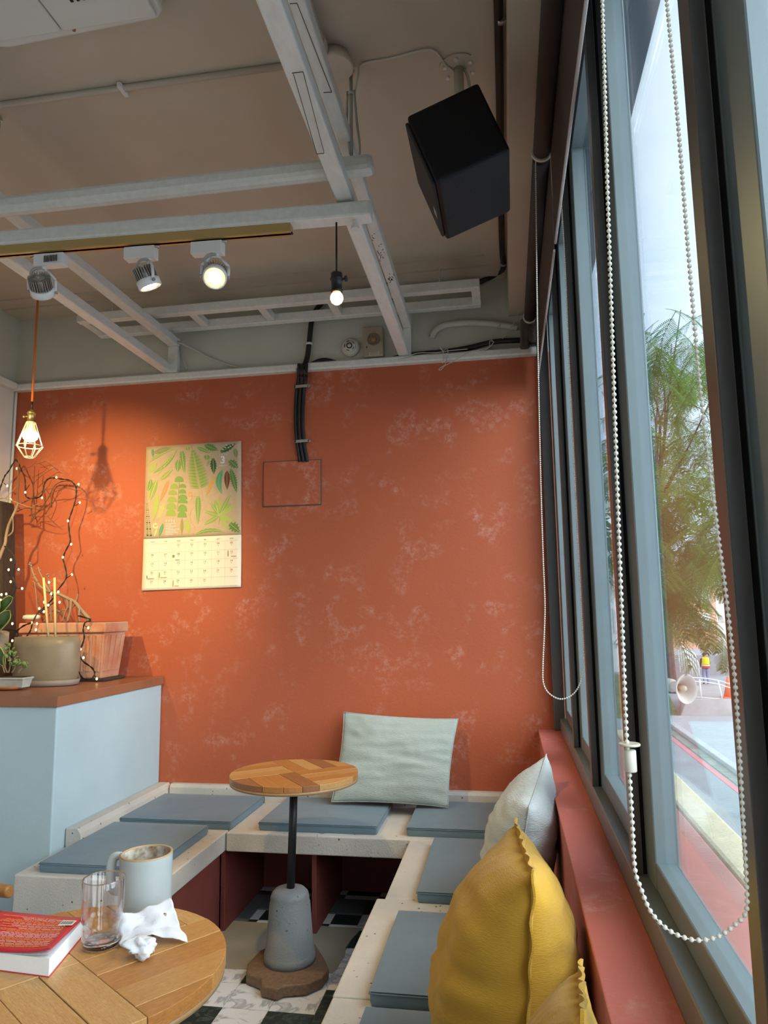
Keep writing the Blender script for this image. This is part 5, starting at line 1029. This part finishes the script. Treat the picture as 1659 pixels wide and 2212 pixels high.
def put(p, k, sc=1.0, down=None):
    global cnt
    src = protos[k]; o = src if cnt < 0 else src.copy()
    o.location = p; o.scale = (sc, sc, sc); a = rnd.uniform(0, 6.283); o.rotation_euler = (rnd.uniform(-.5, .5), rnd.uniform(.0, .9) if down is None else down, a)
    if o.name not in COL.objects: COL.objects.link(o)
    cnt += 1; return o
extra = {0: MB(), 1: MB(), 2: MB()}
def put_far(p, k, sc):
    src = protos[k].data; R = Matrix.Rotation(rnd.uniform(0, 6.283), 3, 'Z') @ Matrix.Rotation(rnd.uniform(.0, .9), 3, 'Y') @ Matrix.Rotation(rnd.uniform(-.5, .5), 3, 'X'); m = extra[k]; b = len(m.v)
    m.v += [tuple(p+R @ (v.co*sc)) for v in src.vertices]
    for f in src.polygons: m.f.append(tuple(b+i for i in f.vertices)); m.mi.append(0); m.sm.append(False)
for i, pr in enumerate(protos): pr.location = at(1420+50*i, 900+80*i, y=8.5)
for k in range(270):
    r0 = rnd.random()
    if r0 < .10: px, py, d = rnd.uniform(1390, 1560), rnd.uniform(660, 800), rnd.uniform(6.3, 9)
    elif r0 < .84: px, py, d = rnd.uniform(1285, 1600), rnd.uniform(770, 1265), rnd.uniform(6.3, 11)
    else: px, py, d = rnd.uniform(1400, 1470), rnd.uniform(1230, 1330), rnd.uniform(6.5, 10)
    if px > 1475: py = min(py, 1205)
    put(at(px, py, y=d), 1 if rnd.random() < .25+.5*(py > 1050) else rnd.choice((0, 0, 2)), rnd.uniform(.75, 1.2))
for k in range(150):
    px, py, d = rnd.uniform(1270, 1620), rnd.uniform(760, 1270), rnd.uniform(7, 12.5)
    if py < 900 and rnd.random() < .6: continue
    if px > 1475: py = min(py, 1205)
    put_far(at(px, py, y=d), 1 if rnd.random() < .3+.4*(py > 1050) else rnd.choice((0, 0, 2)), rnd.uniform(.8, 1.2))
for k in extra: extra[k].build('far_foliage', 'frond%d' % k, tr2, kind='stuff')
for px, py, d in ((1505, 1330, 7.0), (1524, 1342, 7.2), (1542, 1335, 6.8), (1557, 1372, 7.0), (1571, 1382, 7.3)): put(at(px, py, y=d), 1, .55, 1.35)
ft = thing('bank_tree', 'dark straight tree trunk rising from the grassy bank behind the horn', 'tree', (5.0, 24.2, -1.2)); b0 = at(1453, 1478, y=24.2)
MB().tube(smooth_path([(b0.x, 24.2, -1.25), (b0.x, 24.2, b0.z), (b0.x-.02, 24.2, .4), (b0.x+.05, 24.2, 2.2), (b0.x+.2, 24.3, 4.0)]), [.15-.004*i for i in range(17)], 12).build('trunk', 'bark', ft)
for k in range(7): a = k*.9; T(smooth_path([(b0.x+.05, 24.2, 2.0+k*.25), (b0.x+math.cos(a)*.8, 24.2+math.sin(a)*.8, 2.9+k*.25), (b0.x+math.cos(a)*1.9, 24.2+math.sin(a)*1.9, 3.3+k*.3)]), .04).build('branch', 'bark', ft)
cm = MB()
for k in range(900):
    d_ = Vector((rnd.gauss(0, 1), rnd.gauss(0, 1), rnd.gauss(0, 1))).normalized()*rnd.uniform(.4, 1)**.5; p = Vector((b0.x+.1+d_.x*2.4, 24.2+d_.y*2.2, 3.6+d_.z*1.5)); e = Vector((rnd.gauss(0, 1), rnd.gauss(0, 1), rnd.gauss(0, .6))).normalized()*.22; f = e.orthogonal().normalized()*.07; cm.add([p-e, p+f, p+e, p-f], [(0, 1, 2, 3)])
cm.build('foliage', 'frond1', ft, kind='stuff')
# horn loudspeaker on the trunk
hc = at(1480, 1488, y=8.9); ha = Vector((.32, -.94, -.04)).normalized(); hs = thing('horn_loudspeaker', 'pale grey horn loudspeaker bracketed to the tree trunk', 'speaker', hc)
MB().lathe([(.045, -.26), (.055, -.20), (.06, -.12), (.085, -.06), (.12, -.01), (.15, .02), (.152, .03), (.146, .03), (.115, 0), (.08, -.05), (.05, -.10), (.03, -.12)], 28, hc, ax=ha, sx=.86, sy=1.12, cap=False).build('flare', 'horn grey', hs); MB().lathe([(.030, -.11), (.034, -.02), (.026, .0), (.0001, .004)], 18, hc, ax=ha).build('inner_horn', 'horn cream', hs); MB().lathe([(.07, -.40), (.075, -.36), (.075, -.27), (.05, -.25)], 20, hc, ax=ha).build('driver', 'horn grey', hs)
T([hc-ha*.30, Vector((1.80, 9.45, hc.z-.03))], .015).build('bracket', 'horn grey', hs)
# walking child with a backpack
FP = at(1526, 1480, y=32.0); FP.z = GZ
def skin_person(base, h, face):
    s = h/1.25; R = Matrix.Rotation(face, 3, 'Z')
    P = dict(pel=(0, 0, .62), sp=(0, .0, .80), ch=(0, .01, .95), nk=(0, .0, 1.04), hb=(0, .01, 1.09), hd=(0, .015, 1.17), ht=(0, .01, 1.235), lh=(-.075, 0, .60), lk=(-.08, .03, .33), la=(-.08, -.02, .06), lt=(-.085, .10, .03), rh=(.075, 0, .60), rk=(.08, .05, .33), ra=(.085, .0, .07), rt=(.09, .12, .03), ls=(-.135, 0, .97), le=(-.165, .02, .78), lw=(-.13, .12, .66), rs=(.135, 0, .97), re=(.185, .03, .79), rw=(.13, .13, .72))
    Rr = dict(pel=.105, sp=.095, ch=.105, nk=.045, hb=.06, hd=.085, ht=.05, lh=.075, lk=.052, la=.036, lt=.028, rh=.075, rk=.052, ra=.036, rt=.028, ls=.052, le=.036, lw=.024, rs=.052, re=.036, rw=.024)
    Eg = [('pel', 'sp'), ('sp', 'ch'), ('ch', 'nk'), ('nk', 'hb'), ('hb', 'hd'), ('hd', 'ht'), ('pel', 'lh'), ('lh', 'lk'), ('lk', 'la'), ('la', 'lt'), ('pel', 'rh'), ('rh', 'rk'), ('rk', 'ra'), ('ra', 'rt'), ('ch', 'ls'), ('ls', 'le'), ('le', 'lw'), ('ch', 'rs'), ('rs', 're'), ('re', 'rw')]
    for sd in ('l', 'r'):
        w = Vector(P[sd+'w']); sg = -1 if sd == 'l' else 1; P[sd+'p'] = tuple(w+Vector((-.02*sg, .045, -.025))); Rr[sd+'p'] = .024; Eg.append((sd+'w', sd+'p'))
        for i, (dx, L) in enumerate(((.022, .03), (.010, .045), (0, .05), (-.010, .045), (-.020, .035))): P[sd+'f%d' % i] = tuple(Vector(P[sd+'p'])+Vector((dx-.01*sg, L, -.012))); Rr[sd+'f%d' % i] = .007; Eg.append((sd+'p', sd+'f%d' % i))
    ks = list(P); me = bpy.data.meshes.new('person_skin'); me.from_pydata([tuple(R @ (Vector(P[k])*s)+base) for k in ks], [(ks.index(a), ks.index(b)) for a, b in Eg], [])
    ob = bpy.data.objects.new('tmp', me); COL.objects.link(ob); ob.modifiers.new('skin', 'SKIN'); sub = ob.modifiers.new('sub', 'SUBSURF'); sub.levels = 2
    for i, k in enumerate(ks): me.skin_vertices[0].data[i].radius = (Rr[k]*s, Rr[k]*s*(.85 if k in ('pel', 'sp', 'ch') else 1)); me.skin_vertices[0].data[i].use_root = (k == 'pel')
    dg = bpy.context.evaluated_depsgraph_get(); m2 = bpy.data.meshes.new_from_object(ob.evaluated_get(dg)); bpy.data.objects.remove(ob)
    for nm in ('jeans', 'jacket', 'skin', 'hair'): m2.materials.append(MATS[nm])
    for p in m2.polygons:
        c = R.transposed() @ (p.center-base)/s; z = c.z
        p.material_index = (3 if z < .07 else 0) if z < .60 and abs(c.x) < .15 and c.y < .10 else 1
        if z < .70 and c.y > .125 and z > .5: p.material_index = 2
        if z > 1.03: p.material_index = 2 if (z < 1.13 or (c.y > .05 and z < 1.19)) else 3
        p.use_smooth = True
    o = bpy.data.objects.new('person', m2); COL.objects.link(o); return o
per = tag(skin_person(FP, 1.30, .12), 'child in dark jacket and blue jeans walking away across the street', 'person')
bgk = thing('backpack', 'yellow backpack with a red bottom on the walking child', 'backpack', FP+Vector((0, -.13, .8))); bc = FP+Vector((-.02, -.235, .86))
def bagm(z0, z1, k): 
    return MB().lathe([(.0001, z0)]+[(.145*k*(1-max(0, (z-.06)/.24)**3*.45), z) for z in [z0+(z1-z0)*i/6 for i in range(7)]]+[(.0001, z1)], 18, bc, sy=.55)
bagm(-.06, .24, 1).build('body', 'bag yellow', bgk); bagm(-.10, -.062, 1).build('stripe', 'bag white', bgk); bagm(-.19, -.102, 1).build('bottom_pocket', 'bag red', bgk)
for s_ in (-.08, .07): T(smooth_path([bc+Vector((s_, .02, .20)), bc+Vector((s_, .12, .24)), bc+Vector((s_, .22, .10)), bc+Vector((s_, .10, -.12))]), .015).build('strap', 'bag yellow', bgk)
